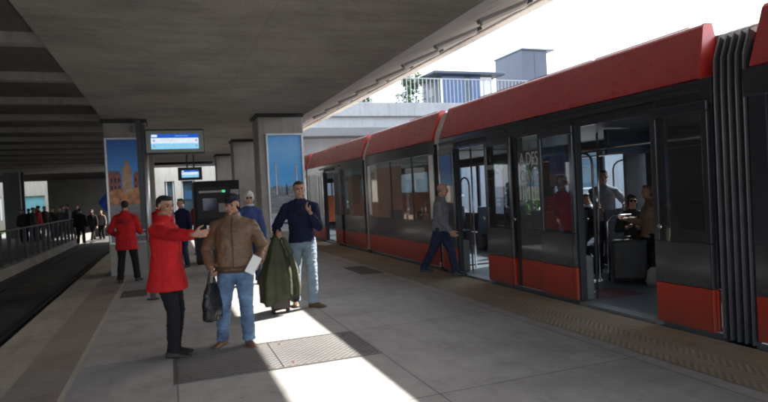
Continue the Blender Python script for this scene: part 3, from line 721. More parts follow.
def bellows(y0, y1, n=5, light=False):
    L_ = y1-y0
    def ring(y, g):
        pts = [(TX+.07-g, .0), (TX+.07-g, 2.45), (TX+.085-g, 2.74), (TX+.15-g*.7, 2.92+g*.7), (TX+.32, 2.99+g), (FX-.32, 2.99+g), (FX-.15+g*.7, 2.92+g*.7), (FX-.085+g, 2.74), (FX-.07+g, 2.45), (FX-.07+g, .0)]
        return [(x, y, z) for x, z in pts]
    rings = []
    for k in range(n):
        a = y0+L_*k/n; d = L_/n
        rings += [ring(a+d*.02, 0), ring(a+d*.30, .05), ring(a+d*.38, .055), ring(a+d*.62, .055), ring(a+d*.70, .05), ring(a+d*.98, 0)]
    b = tp('bellows', MB().loft(rings, 0, False, False), mat('bellows_rubber', (.035, .035, .04), .5, 0, .25), fix=True)
    m = MB()
    for k in range(n):
        a = y0+L_*(k+.5)/n
        q = [(x, y, z) for x, y, z in ring(a, .062)]
        m.tube(q, .008, 6)
    m.build('fold_edge', mat('fold_edge_grey', (.20, .20, .215), .4, .3), b)
def gangway(y0, y1):
    def ring(y, g): return [(TX+.05-g, y, .0), (TX+.04-g, y, 2.5), (TX+.10-g, y, 2.75), (TX+.27, y, 3.1+g), (FX-.27, y, 3.1+g), (FX-.1+g, y, 2.75), (FX-.04+g, y, 2.5), (FX-.05+g, y, 0)]
    tp('gangway', MB().loft([ring(y0, 0), ring(y0+(y1-y0)*.3, -.03), ring(y0+(y1-y0)*.7, -.03), ring(y1, 0)], 0, False, False), BLACK)
    m = MB()
    q = [(TX+.015, 2.5), (TX+.07, 2.75), (TX+.25, 3.12), (TX+.30, 3.12), (TX+.12, 2.74), (TX+.07, 2.5)]
    m.prism(q, 'y', y0-.02, y1+.02)
    tp('gangway_cap', m, OFFWHITE, bevel=.01)
    m = MB(); m.box(TX+.0, TX+.03, y0+.02, y0+.09, .06, 2.5)
    tp('edge_trim', m, mat('trim_silver', (.5, .5, .52), .3, .6))
# module nearest the camera
module(-4.6, 3.83, (.03, .06), (.08, .06))
fixed(.9, 3.78, mw=.16); fixed(-2.6, .88, mw=.12); fixed(-4.6, -2.62)
bellows(3.79, 4.17, 5)
# module with the two open doors
module(4.16, 10.20, (.10, .24))
fixed(4.17, 4.855, g=CLEAR); fixed(6.225, 7.56, g=CLEAR); fixed(7.60, 8.405, g=CLEAR); fixed(9.60, 10.19, g=TINT)
door(4.90, 6.18); door(8.45, 9.55)
leaf(4.18, 4.89); leaf(6.20, 6.95); leaf(7.66, 8.44); leaf(9.57, 10.16)
tbox('window_seam', (TX-.006, TX+.003, 7.54, 7.62, .05, 2.33), BLACK)
gangway(10.20, 10.46)
module(10.46, 14.70)
HAZE = glass('hazy_glass', (.50, .55, .53), .10, .02, .17)
w3 = fixed(10.48, 14.68, mw=.22, g=HAZE)
for y in (10.62, 14.45): tbox('pale_end_strip', (TX-.004, TX+.003, y-.10, y+.10, 1.0, 2.3), mat('end_strip', (.62, .63, .64), .3, .3))
for y in (11.6, 12.9): tbox('window_bar', (TX-.002, TX+.011, y-.02, y+.02, WZ0, WZ1), BLACK)
gangway(14.70, 14.96); module(14.96, 21.5)
fixed(14.98, 16.9, g=HAZE); fixed(16.92, 17.75, g=HAZE); fixed(19.10, 20.0, g=HAZE); fixed(20.02, 21.48, g=HAZE)
door(17.80, 19.05); leaf(17.05, 17.78); leaf(19.07, 19.8)
gangway(21.5, 21.76); module(21.76, 26.0); fixed(21.78, 25.98, mw=.22)
gangway(26.0, 26.26); module(26.26, 33.); fixed(26.28, 32.98, mw=.22)
tbox('end_cap', (TX+.02, FX-.02, 33., 33.25, .05, 3.1), BODY, bevel=.1); tbox('end_cap', (TX+.02, FX-.02, -4.8, -4.6, .05, 3.1), BODY, bevel=.1)
for y in (4.80, 7.58, 8.50):
    o = tp('door_button', MB().tube([(TX-.058, y, 1.08), (TX-.072, y, 1.08)], .03, 14), STEEL)
for y in (4.52, 6.6, 8.05):
    tbox('door_seal', (TX-.0585, TX-.0572, y-.33, y-.325, .07, 2.34), BLACK)
for y0_, y1_ in ((4.18, 6.2), (6.2, 8.45), (8.45, 10.19)):
    tbox('roof_seam', (TX-.024, TX-.0215, y1_-.006, y1_, 2.592, 2.612), BLACK)
# stickers, lettering
ORANGE = mat('orange_panel', (.78, .19, .06), .5, 0, .15)
pane('blue_sticker', TX-.060, 9.63, 10.10, 1.66, 2.24, zgrad('sticker_blue', [(0, (.06, .28, .55)), (.5, (.02, .12, .45)), (1, (.03, .2, .5))], 1.66, 2.24))
LET = mat('pale_lettering', (.60, .63, .64), .6)
def lettering(txt, y_left, z, size, width):
    cu = bpy.data.curves.new('lettering', 'FONT'); cu.body = txt; cu.size = size; cu.align_x = 'LEFT'
    o = bpy.data.objects.new('tmp', cu); col.objects.link(o)
    dg = bpy.context.evaluated_depsgraph_get(); me = bpy.data.meshes.new_from_object(o.evaluated_get(dg))
    bpy.data.objects.remove(o)
    xs = [v.co.x for v in me.vertices]; sc_ = width/(max(xs)-min(xs)); x0 = min(xs)
    for v in me.vertices: v.co = V((TX-.068, y_left-(v.co.x-x0)*sc_, z+v.co.y))
    me.materials.clear(); me.materials.append(LET)
    l = bpy.data.objects.new('lettering', me); col.objects.link(l); l.parent = tram; l.location = (-TX, 0, 0)
    return l
LETP = []
tp('pale_film', MB().quad((TX-.004, 6.97, .62), (TX-.004, 7.52, .62), (TX-.004, 7.52, 2.27), (TX-.004, 6.97, 2.27)), glass('film_glass', (.42, .48, .50), .05, .05, .16))
for txt, z in (('A DES', 1.90), ('CHANCE', 1.64)):
    l = lettering(txt, 7.47, z, .27, .46)
    for v in l.data.vertices: v.co.x = TX-.008
m = MB()
for k in range(7): m.quad((TX-.008, 7.50-.075*k, 1.38), (TX-.008, 7.455-.075*k, 1.38), (TX-.008, 7.455-.075*k, 1.58), (TX-.008, 7.50-.075*k, 1.58))
tp('faint_print', m, LET)
# interior: partitions, seats, poles
SEAT = mat('seat_fabric', (.05, .055, .07), .8, 0, .3, 20); SHELL = mat('seat_shell', (.10, .10, .11), .5)
def seat(x, y, d):
    m = MB().box(x-.22, x+.22, y-.22, y+.22, .42, .49)
    s = tp('seat', m, SEAT, bevel=.02)
    b = MB().prism([(y-d*.22, .47), (y-d*.16, .47), (y-d*.22, 1.12), (y-d*.28, 1.12)], 'x', x-.22, x+.22).build('backrest', SEAT, s, .02)
    MB().box(x-.06, x+.06, y-.1, y+.1, .027, .419).build('seat_pedestal', SHELL, s)
for x, y, d in ((7.15, 7.6, -1), (7.3, 8.75, -1), (6.5, 8.75, -1), (6.45, 8.2, 1), (7.35, 4.45, 1), (7.3, 3.2, 1), (6.8, 3.2, 1), (5.5, 3.2, 1), (5.5, 1.8, 1), (7.3, 1.8, 1), (7.3, 9.9, 1), (5.5, 11.2, 1), (5.5, 12.2, 1), (5.5, 13.4, -1), (7.3, 11.4, 1), (7.3, 12.6, 1), (7.3, 13.6, -1), (7.3, 16., 1), (5.5, 16., 1), (7.3, 20, -1)):
    seat(x, y, d)
for y0_, y1_ in ((11.5, 11.55), (12.6, 12.65), (13.9, 13.95), (15.4, 15.45), (16.9, 16.95), (20.3, 20.35)):
    tbox('orange_partition', (TX+.16, TX+1.0, y0_, y1_, .6, 1.55), ORANGE, bevel=.02)
for a_, b_, z0_, z1_ in ((12.4, 14.2, 1.42, 2.2), (13.2, 13.75, .97, 1.41), (15.5, 16.6, 1.3, 2.1), (20.2, 21.0, 1.2, 2.1)):
    tbox('orange_sheet', (TX+.06, TX+.075, a_, b_, z0_, z1_), ORANGE)  # flat orange panels set close behind the glass
POLE = mat('grab_pole_steel', (.6, .6, .6), .22, 1, .05)
def gpole(pts): tp('grab_pole', MB().tube(pts, .017, 10), POLE)
gpole([(6.39, 7.37, .03), (6.39, 7.37, 1.0), (6.36, 7.3, 1.3), (6.36, 7.28, 2.36)]); gpole([(6.46, 7.25, .03), (6.46, 7.25, .95), (6.52, 7.2, 1.05), (6.8, 7.1, 1.05)])
def arch(x, y, w_, z1=1.95):     # rounded handrail beside a door
    pts = [(x, y, .03), (x, y, z1-.15)]+[(x, y+w_*.5-w_*.5*math.cos(a), z1-.15+.15*math.sin(a)) for a in (.5, 1., 1.57, 2.1, 2.6)]+[(x, y+w_, z1-.15), (x, y+w_, 1.0)]
    tp('handrail', MB().tube(pts, .016, 10), mat('dark_rail', (.12, .12, .13), .3, .6))
arch(5.35, 8.05, .38); arch(5.35, 9.62, .34, 1.8); arch(5.35, 6.24, .35, 2.0); arch(7.4, 6.15, .4, 1.95); arch(7.4, 7.6, .5, 1.95); arch(7.4, 9.3, .5, 1.9)
gpole([(5.62, 9.98, .03), (5.62, 9.98, 2.36)]); gpole([(6.37, 5.2, .03), (6.37, 5.2, 2.36)]); gpole([(6.3, 9.0, .03), (6.3, 9.0, 2.36)]); gpole([(6.37, 2.4, .03), (6.37, 2.4, 2.36)])
gpole([(5.6, 4.3, 2.05), (5.6, 10., 2.05)]); gpole([(7.15, 4.3, 2.05), (7.15, 10., 2.05)])
tbox('ceiling_screen', (5.9, 6.75, 6.55, 6.62, 1.98, 2.34), mat('screen_frame', (.05, .06, .08), .3), bevel=.01)
pane_o = tp('screen_face', MB().quad((5.93, 6.546, 2.01), (6.72, 6.546, 2.01), (6.72, 6.546, 2.31), (5.93, 6.546, 2.31)), mat('screen_dim', (.03, .04, .05), .2))
tbox('blue_ad_panel', (5.62, 5.98, 7.50, 7.53, 1.74, 2.12), mat('ad_blue', (.03, .13, .45), .4))
tbox('ad_pale_strip', (5.62, 5.98, 7.50, 7.53, 1.56, 1.735), mat('ad_pale', (.45, .47, .42), .5))
tbox('partition_post', (7.1, 7.62, 7.48, 7.54, .03, 2.35), mat('post_light', (.16, .16, .17), .5))
tbox('light_block_box', (7.15, 7.64, 5.9, 7.12, .03, 2.35), BODY2, bevel=.02)  # dark box added to block the bright far windows behind the right leaf
tbox('floor_mat', (5.45, 6.1, 6.15, 6.75, .0265, .030), mat('mat_red', (.13, .05, .055), .6))
tbox('door_box', (TX+.06, TX+.22, 6.19, 6.36, .03, .62), mat('box_grey', (.12, .13, .12), .5), bevel=.03)
tbox('door_box', (TX+.06, TX+.22, 9.55, 9.70, .03, .62), mat('box_grey', (.12, .13, .12), .5), bevel=.03)
tbox('red_post', (5.7, 5.78, 8.62, 8.70, .03, 1.55), RED)
# hidden strip of running gear
for y in (-1.5, 7.2, 12.6, 18.4):
    for x in (TX+.35, FX-.35):
        tp('wheel', MB().tube([(x-.05, y, -.07), (x+.05, y, -.07)], .22, 20, smooth=False), BLACK)
# text that could be parented to the film stays a part of the tram

# ------------------------------------------------------------------ people
def rem(mb, voxel, smooth=3, disp=0., dscale=9., dst=(1, 1, 1), seed=0):
    me = mb.mesh('tmp')
    bm = bmesh.new(); bm.from_mesh(me); bmesh.ops.recalc_face_normals(bm, faces=bm.faces); bm.to_mesh(me); bm.free()
    o = bpy.data.objects.new('tmp', me); col.objects.link(o)
    r = o.modifiers.new('r', 'REMESH'); r.mode = 'VOXEL'; r.voxel_size = voxel; r.use_smooth_shade = True
    if smooth:
        s = o.modifiers.new('s', 'SMOOTH'); s.iterations = smooth; s.factor = .5
    dg = bpy.context.evaluated_depsgraph_get(); me2 = bpy.data.meshes.new_from_object(o.evaluated_get(dg))
    bpy.data.objects.remove(o); bpy.data.meshes.remove(me)
    if disp:
        off = V((seed*3.1, seed*1.7, 0)); ns = [v.normal.copy() for v in me2.vertices]
        for v, n in zip(me2.vertices, ns):
            p = V((v.co.x*dst[0], v.co.y*dst[1], v.co.z*dst[2]))*dscale+off
            k = mnoise.noise(p)+.5*mnoise.noise(p*2.1)
            v.co = v.co+n*(k*disp)
        me2.update()
    for p in me2.polygons: p.use_smooth = True
    return me2
def part(name, me, m, parent):
    me.materials.clear(); me.materials.append(m); me.name = name
    o = bpy.data.objects.new(name, me); col.objects.link(o); o.parent = parent; return o
def ik(a, t, l1, l2, hint):
    a, t = V(a), V(t); d = t-a; L_ = d.length
    if L_ > (l1+l2)*.995: t = a+d.normalized()*(l1+l2)*.995; d = t-a; L_ = d.length
    k = (l1*l1-l2*l2+L_*L_)/(2*L_); h = math.sqrt(max(0, l1*l1-k*k))
    u = d.normalized(); n = (V(hint)-u*V(hint).dot(u)).normalized()
    return a+u*k+n*h, t
def ering(c, r, f, rx, ry, n=20, p=2.3):
    out = []
    for i in range(n):
        a = 2*math.pi*i/n; ca, sa = math.cos(a), math.sin(a)
        x = math.copysign(abs(ca)**(2/p), ca)*rx; y = math.copysign(abs(sa)**(2/p), sa)*ry
        out.append(c+r*x+f*y)
    return out
def skin(tone): 
    return mat('skin_%.2f' % tone, (.46*tone, .25*tone, .17*tone), .5, 0, .14, 22, .15, 130, sss=.08)
def cloth(name, c, rough=.85, bump=.35, var=.22, sc=9): return mat('cloth_'+name, c, rough, 0, var, sc, bump, 55, spec=.25)
def hand(mb, W, d, t, s, curl, k, point=False):
    """W wrist, d finger direction, t thumb side, s side sign, curl bend per joint"""
    d = V(d).normalized(); t = V(t); t = (t-d*t.dot(d)).normalized(); n = d.cross(t)*(-s)
    rings = []
    for q, wd, th in ((-.012, .026, .021), (.02, .033, .019), (.055, .041, .017), (.085, .041, .014), (.094, .036, .010)):
        rings.append(ering(W+d*q*k, t, n, wd*k, th*k, 14, 2.6))
    mb.loft(rings)
    for i, (off, ln) in enumerate(((.031, .072), (.0105, .080), (-.0105, .074), (-.031, .058))):
        c = curl*(1+.12*i)
        if point and i == 0: c = .08
        p = W+d*.084*k+t*off*k; dd = (d+t*(off*2.2)).normalized(); pts = [p-d*.012*k, p]; ax = dd
        for j, fr in enumerate((.45, .31, .24)):
            ang = c*(j+1)*.95
            v = (dd*math.cos(ang)+n*math.sin(ang)).normalized(); p = p+v*ln*fr*k; pts.append(p)
        mb.tube(pts, [.0092*k, .0094*k, .0086*k, .0078*k, .0066*k], 10, rc=True)
    p = W+d*.022*k+t*.027*k; v1 = (d*.62+t*.70+n*.35).normalized(); v2 = (d*.85+t*.25+n*.45).normalized()
    mb.tube([p, p+v1*.042*k, p+v1*.042*k+v2*.032*k, p+v1*.042*k+v2*.055*k], [.0145*k, .0115*k, .010*k, .008*k], 10, rc=True)

def person(label, base, f, H=1.75, bw=1., feet=None, hands=(None, None), pelvis=None, lean=(0, 0, 0), look=None, top=None, legs=None, shoe=(.02, .018, .016),
           tone=1., hair='short', hairc=(.02, .014, .01), vox=.008, group=None, hp=(None, None), detail=True, toes=(None, None), elbow=(None, None), extras=(), tilt=0.):
    root = thing('person', label, 'person', base, group)
    B = V(base); z = V((0, 0, 1)); f = V((f[0], f[1], 0)).normalized(); r = V((f.y, -f.x, 0))
    S = H
    L_ = lambda p: V(p)-B
    P = V((0, 0, .525*S)) if pelvis is None else L_(pelvis)
    u = (z+V(lean)).normalized(); ft = (f-u*f.dot(u)).normalized(); rr = ft.cross(u).normalized()
    if rr.dot(r) < 0: rr = -rr
    def tz(h, off=0., ro=0.): return P+u*(h-.525)*S+ft*off*S+rr*ro*S
    sh = {s: tz(.785, -.005, s*.106*bw**.5) for s in (-1, 1)}
    hip = {s: P+r*s*.052*S-z*.01*S for s in (-1, 1)}
    ank = {}; toe = {}
    for i, s in enumerate((-1, 1)):
        p = V((0, 0, 0))+r*s*.06*S if feet is None else L_(feet[i])
        toe[s] = V(toes[i]).normalized() if toes[i] else (f+r*s*.18).normalized()
        ank[s] = V((p.x, p.y, p.z+.047*S))
    knee = {}
    for s in (-1, 1):
        knee[s], ank[s] = ik(hip[s], ank[s], max(.237*S, 0), .237*S, f+V((0, 0, .05))+toe[s]*.3)
    wri = {}; elb = {}; hd = {}
    for i, s in enumerate((-1, 1)):
        tgt = sh[s]-z*.315*S+r*s*.045*S+f*.03*S if hands[i] is None else L_(hands[i])
        hint = -f*1.+r*s*.35-z*.1 if elbow[i] is None else V(elbow[i])
        elb[s], wri[s] = ik(sh[s], tgt, .172*S, .152*S, hint)
    look = V(look).normalized() if look else f
    Hn = tz(.845); Hc = tz(.93, .012)
    hf = look; hu = (z*1. + u*.3 + rr*tilt); hu = (hu-hf*hu.dot(hf)).normalized(); hr = hf.cross(hu).normalized()
    MH = Matrix((hr, hf, hu)).transposed()
    q = S/1.75
    def hp_(x, y, zz): return Hc+MH @ V((x*q, y*q, zz*q))
    # ---- body
    b = MB()
    b.loft([ering(tz(h, o), rr, ft, rx*S*bw, ry*S*bw) for h, rx, ry, o in ((.47, .06, .05, 0), (.50, .085, .062, -.002), (.53, .088, .064, -.004), (.60, .076, .055, 0), (.67, .082, .058, .002), (.74, .094, .062, .004), (.785, .088, .054, 0), (.815, .062, .043, -.004), (.845, .035, .033, -.006))])
    b.tube([tz(.82, -.008), Hn, hp_(0, -.018, -.07)], [.040*S, .034*S, .034*S], 14)
    for s in (-1, 1):
        b.tube([tz(.79, -.004, s*.06), sh[s], sh[s].lerp(elb[s], .45), elb[s], elb[s].lerp(wri[s], .35), wri[s]], [.034*S, .032*S, .027*S*bw**.5, .0225*S, .0225*S, .0155*S], 12, rc=True)
        b.tube([hip[s]+z*.02*S, hip[s], hip[s].lerp(knee[s], .4), knee[s], knee[s].lerp(ank[s], .3), knee[s].lerp(ank[s], .7), ank[s]], [.044*S, .048*S*bw**.5, .042*S*bw**.5, .031*S, .033*S, .024*S, .020*S], 12, rc=True)
        b.tube([ank[s]-z*.012*S, ank[s]-z*.030*S+toe[s]*.04*S, ank[s]-z*.034*S+toe[s]*.075*S], [.018*S, .0105*S, .008*S], 10, rc=True)
        i = 0 if s < 0 else 1
        fd = (wri[s]-elb[s]).normalized(); pose = hp[i] or {}
        hand(b, wri[s]+fd*.012*q, pose.get('d', fd*.9+f*.1), pose.get('t', f+z*.1), s, pose.get('curl', .38), q*1.02, pose.get('point', False))
    E_ = lambda c, rad: b.ell(hp_(*c), [x*q for x in rad], MH)
    E_((0, -.012, .034), (.073, .094, .078)); E_((0, .030, -.028), (.058, .060, .084)); E_((0, .040, -.078), (.042, .044, .034)); E_((0, .072, -.098), (.020, .018, .015))
    E_((0, .098, -.012), (.011, .014, .03)); E_((0, .106, -.032), (.015, .014, .012))
    for s in (-1, 1):
        E_((s*.030, .083, .020), (.026, .013, .009)); E_((s*.040, .066, -.028), (.024, .024, .024)); E_((s*.074, -.008, -.008), (.009, .021, .031)); E_((s*.045, .02, -.075), (.02, .04, .025))
    E_((0, .088, -.061), (.024, .011, .007)); E_((0, .086, -.073), (.021, .012, .007))
    sk = skin(tone)
    part('body', rem(b, vox*.75 if detail else vox, 2), sk, root)
    if detail:
        for s in (-1, 1):
            MB().ell(hp_(s*.031, .0795, .000), .0095*q, MH, 8).build('eye', mat('eye_dark', (.05, .04, .035), .2), root)
            MB().ell(hp_(s*.031, .094, .021), (.017*q, .004*q, .0032*q), MH, 8).build('eyebrow', mat('brow_%.2f' % hairc[0], [x*.8 for x in hairc], .9), root)
        MB().ell(hp_(0, .0975, -.0665), (.022*q, .005*q, .0055*q), MH, 8).build('mouth', mat('lip_%.2f' % tone, (.30*tone, .11*tone, .09*tone), .45), root)
    # ---- hair
    if hair:
        hm = MB()
        e2 = lambda c, rad: hm.ell(hp_(*c), [x*q for x in rad], MH)
        if hair == 'short': e2((0, -.020, .048), (.0755, .091, .0665)); e2((0, -.022, .028), (.0765, .072, .052)); e2((0, -.046, .014), (.0735, .063, .062)); e2((0, .036, .080), (.058, .050, .030))
        elif hair == 'long': e2((0, -.02, .05), (.080, .098, .074)); e2((0, -.055, -.03), (.083, .060, .10)); e2((.066, 0, -.03), (.022, .05, .09)); e2((-.066, 0, -.03), (.022, .05, .09)); e2((0, .03, .08), (.066, .055, .04))
        elif hair == 'curly': e2((0, -.02, .055), (.088, .104, .078)); e2((0, -.045, .0), (.086, .075, .085)); e2((.068, .01, .0), (.02, .04, .05)); e2((-.068, .01, 0), (.02, .04, .05)); e2((0, .04, .085), (.065, .05, .036))
        elif hair == 'fringe': e2((0, -.045, -.006), (.0745, .058, .045)); e2((.062, -.012, .01), (.014, .04, .03)); e2((-.062, -.012, .01), (.014, .04, .03))
        part('hair', rem(hm, max(.006, vox*.8), 2, .003 if hair != 'curly' else .010, 55 if hair != 'curly' else 38), mat('hair_%.3f' % hairc[0], hairc, .7, 0, .4, 60, .4, 200), root)
    # ---- clothes
    if legs:
        m = MB(); lw = legs.get('w', 1.)
        m.loft([ering(tz(h, o), rr, ft, rx*S*bw, ry*S*bw) for h, rx, ry, o in ((.465, .06, .05, 0), (.49, .088, .068, 0), (.53, .094, .070, -.004), (.57, .088, .064, 0), (.60, .082, .060, 0))])
        for s in (-1, 1):
            end = ank[s]-z*.012*S
            m.tube([hip[s]+z*.03*S, hip[s]-z*.02*S, hip[s].lerp(knee[s], .45), knee[s], knee[s].lerp(ank[s], .45), ank[s].lerp(knee[s], .12), end], [.054*S*bw, .060*S*bw, .053*S*lw*bw**.5, .043*S*lw, .041*S*lw, .038*S*lw, .040*S*lw], 16)
        part('trousers', rem(m, vox, 3, .0075*q, 15, (1, 1, 1.9), base[0]), legs['m'], root)
    for s in (-1, 1):
        m = MB(); g = ank[s]; c = V((g.x, g.y, g.z-.047*S)); td = toe[s]
        wd = td.cross(z)
        rings = []
        for t_, hw_, hz in ((-.045, .017, .030), (-.035, .021, .045), (-.01, .022, .050), (.03, .0235, .040), (.065, .026, .028), (.095, .024, .022), (.112, .014, .015)):
            cc = c+td*t_*S; rings.append([cc+wd*x*hw_*S+z*zz for x, zz in ((-1, .002), (-1.02, .012), (-.9, hz*S*.6), (-.45, hz*S), (.45, hz*S), (.9, hz*S*.6), (1.02, .012), (1, .002))])
        m.loft(rings)
        part('shoe', rem(m, max(.007, vox), 2), mat('shoe_%.3f_%.3f' % (shoe[0], shoe[1]), shoe, .5, 0, .2, 15), root)
    if top:
        m = MB(); k = top.get('w', 1.)*bw; hem = top.get('hem', .5); fl = top.get('flare', 1.)
        prof = [(h, rx*k, ry*k, o) for h, rx, ry, o in ((.53, .100, .080, 0), (.60, .094, .076, .002), (.67, .097, .076, .004), (.74, .105, .078, .004), (.775, .100, .070, .001), (.800, .082, .060, -.004), (.826, .058, .050, -.006), (.848, .044, .044, -.006), (.856, .040, .041, -.006))]
        if top.get('waist'): prof[0] = (.53, .098*k, .076*k, 0)
        if hem < .53: prof = [(hem, .104*k*fl, .094*k*fl, 0), (hem+.004, .106*k*fl, .096*k*fl, 0), ((hem+.53)/2, .104*k*(fl+1)/2, .094*k*(fl+1)/2, 0)]+[(.53, .102*k, .088*k, 0)]+prof[1:]
        else: prof = [(hem, .093*k, .074*k, 0), (hem+.01, .096*k, .076*k, 0)]+[p for p in prof if p[0] > hem+.02]
        m.loft([ering(tz(h, o), rr, ft, rx*S, ry*S) for h, rx, ry, o in prof])
        sw = top.get('sleeve', 1.)
        for s in (-1, 1):
            we = elb[s].lerp(wri[s], .96 if not top.get('short') else .01)
            pts = [tz(.800, -.004, s*.022), tz(.797, -.004, s*.062), sh[s], sh[s].lerp(elb[s], .45), elb[s], elb[s].lerp(wri[s], .5), we]
            m.tube(pts, [.043*S*sw, .040*S*sw, .0385*S*sw, .037*S*sw, .0345*S*sw, .032*S*sw, .027*S*sw], 14)
        part(top.get('name', 'jacket'), rem(m, vox, 3, top.get('fold', .008)*q, 13, (1, 1, 1.5), base[1]), top['m'], root)
        if top.get('collar'):
            m = MB(); ch = top['collar']
            n = 20; o_ = [ering(tz(.845, -.006), rr, ft, .050*S, .050*S, n), ering(tz(.845+ch, -.004), rr, ft, .046*S, .048*S, n), ering(tz(.845+ch, -.004), rr, ft, .039*S, .041*S, n), ering(tz(.845, -.006), rr, ft, .040*S, .040*S, n)]
            m.loft(o_+[o_[0]], 0, False)
            m.build('collar', top.get('collar_m', top['m']), root)
        if top.get('zip'):
            m = MB(); hs = [hem+.01+(.84-hem-.01)*i/14 for i in range(15)]
            pts = []
            for h in hs:
                for (h0, a0, b0, c0), (h1, a1, b1, c1) in zip(prof, prof[1:]):
                    if h0 <= h <= h1:
                        t_ = (h-h0)/(h1-h0+1e-9); ry = b0+(b1-b0)*t_; o_ = c0+(c1-c0)*t_; break
                pts.append(tz(h, o_+ry+.002))
            m.tube(pts, .006, 6); m.build('zip', top.get('zip_m', DARKMET), root)
        if top.get('rib'):
            m = MB(); rg = []
            for h, g in ((hem-.016, .084), (hem-.014, .095), (hem+.022, .096), (hem+.026, .090)): rg.append(ering(tz(h), rr, ft, (g+.017)*k*S, (g-.002)*k*S, 28))
            m.loft(rg); m.build('hem_band', top['rib'], root)
    ctx = dict(root=root, hp=hp_, MH=MH, q=q, tz=tz, rr=rr, ft=ft, S=S, wri=wri, elb=elb)
    for e in extras: e(ctx)
    return root
def cap(c):
    m = MB(); e = lambda p, rad: m.ell(c['hp'](*p), [x*c['q'] for x in rad], c['MH'])
    e((0, -.016, .068), (.081, .099, .054)); e((0, -.016, .054), (.082, .100, .022))
    for i in range(5): e((0, .080+.010*i, .054-.003*i), (.066-.005*i, .02, .008))
    part('cap', rem(m, .006, 2), cloth('cap', (.016, .018, .026)), c['root'])
def shades(c):
    m = MB()
    for s in (-1, 1): m.ell(c['hp'](s*.032, .092, .002), [x*c['q'] for x in (.027, .008, .02)], c['MH'], 10); m.tube([c['hp'](s*.055, .088, .006), c['hp'](s*.078, .0, .008)], .004, 6)
    m.tube([c['hp'](-.02, .098, .004), c['hp'](.02, .098, .004)], .004, 6)
    m.build('sunglasses', mat('shades_black', (.008, .008, .009), .12), c['root'])
def hung_glasses(c):     # pair of glasses hooked on the neckline
    m = MB(); o = c['tz'](.765, .088)
    for s in (-1, 1):
        ctr = o+c['rr']*s*.032
        m.tube([ctr+c['rr']*.028*math.cos(a)+V((0, 0, .020*math.sin(a))) for a in [i*math.pi/6 for i in range(13)]], .0035, 6)
        m.tube([ctr+c['rr']*s*.028, c['tz'](.80, .075)+c['rr']*s*.012], .003, 6)
    m.build('hung_glasses', mat('shades_black', (.008, .008, .009), .12), c['root'])
def belt(colr):
    def go(c):
        m = MB(); m.loft([ering(c['tz'](h, 0), c['rr'], c['ft'], .095*c['S'], .073*c['S'], 28) for h in (.555, .575)]); m.build('belt', mat('belt_leather', colr, .5), c['root'])
    return go
def emblem(c):        # small badge on the back of a work coat
    m = MB(); o = c['tz'](.745, -.085)
    for i, (w_, zz) in enumerate(((.11, .03), (.085, 0.0), (.10, -.03))):
        a = o+V((0, 0, zz)); m.tube([a-c['rr']*w_, a+c['rr']*w_], .009, 6)
    m.build('back_print', mat('print_darkred', (.14, .012, .015), .7), c['root'])

REDC = cloth('red_coat', (.50, .014, .017), .8, .35, .24, 5)
BLK = cloth('black_trousers', (.012, .012, .014)); NAVYT = cloth('navy_trousers', (.02, .028, .06)); NAVY = cloth('navy_knit', (.012, .016, .045), .9, .5)
JEANS = mat('cloth_jeans', (.12, .19, .31), .85, 0, .6, 6, .4, 90, spec=.2); PALEJ = mat('cloth_pale_jeans', (.25, .32, .385), .85, 0, .25, 5, .4, 90, spec=.2)
LEATHER = mat('brown_leather', (.165, .098, .058), .5, 0, .25, 6, .22, 34, spec=.4)
GREYS = cloth('grey_shirt', (.16, .165, .185), .85, .4)
coat = dict(m=REDC, w=1.08, hem=.415, flare=1.12, name='coat', sleeve=1.12, collar=.028, zip=True, zip_m=mat('red_zip', (.25, .01, .01), .5))
# 1 pointing man
person('dark haired man in a long red coat stretching his arm out to point', (-.04, 6.45, 0), (.86, -.42), 1.70, 1.02, feet=[(.0, 6.56, 0), (-.02, 6.38, 0)],
    hands=[(.06, 6.62, .84), (.245, 5.84, 1.29)], elbow=(None, (-.2, -.5, -.8)), look=(.62, -.76, -.10), top=dict(coat), legs=dict(m=BLK, w=.92), tone=.88, hair='short', hairc=(.016, .012, .010), vox=.008,
    hp=(None, dict(d=(.98, .12, .04), t=(0, -.2, 1), curl=.30, point=True)), toes=((.95, -.25, 0), (.92, -.4, 0)))
# 2 brown jacket man
person('man in a brown leather jacket and dark cap holding a black bag and white paper', (.67, 6.55, 0), (-.22, -.98), 1.68, 1.12, feet=[(.77, 6.50, 0), (.50, 6.63, 0)],
    hands=[(.90, 6.36, .92), (.41, 6.50, .88)], elbow=((.7, .9, -.1), (-.4, .9, 0)), look=(-.42, -.88, -.22), top=dict(m=LEATHER, hem=.502, sleeve=1.16, w=1.05, collar=.03, zip=True, zip_m=mat('dark_zip', (.05, .035, .025), .4), rib=cloth('brown_rib', (.09, .055, .035)), fold=.008),
    legs=dict(m=JEANS, w=1.05), shoe=(.13, .065, .03), tone=.92, hair='short', hairc=(.02, .016, .014), vox=.008, extras=(cap,), toes=((.10, -1, 0), (-.55, -.85, 0)),
    hp=(dict(curl=.75), dict(curl=1.0)), tilt=-.05)
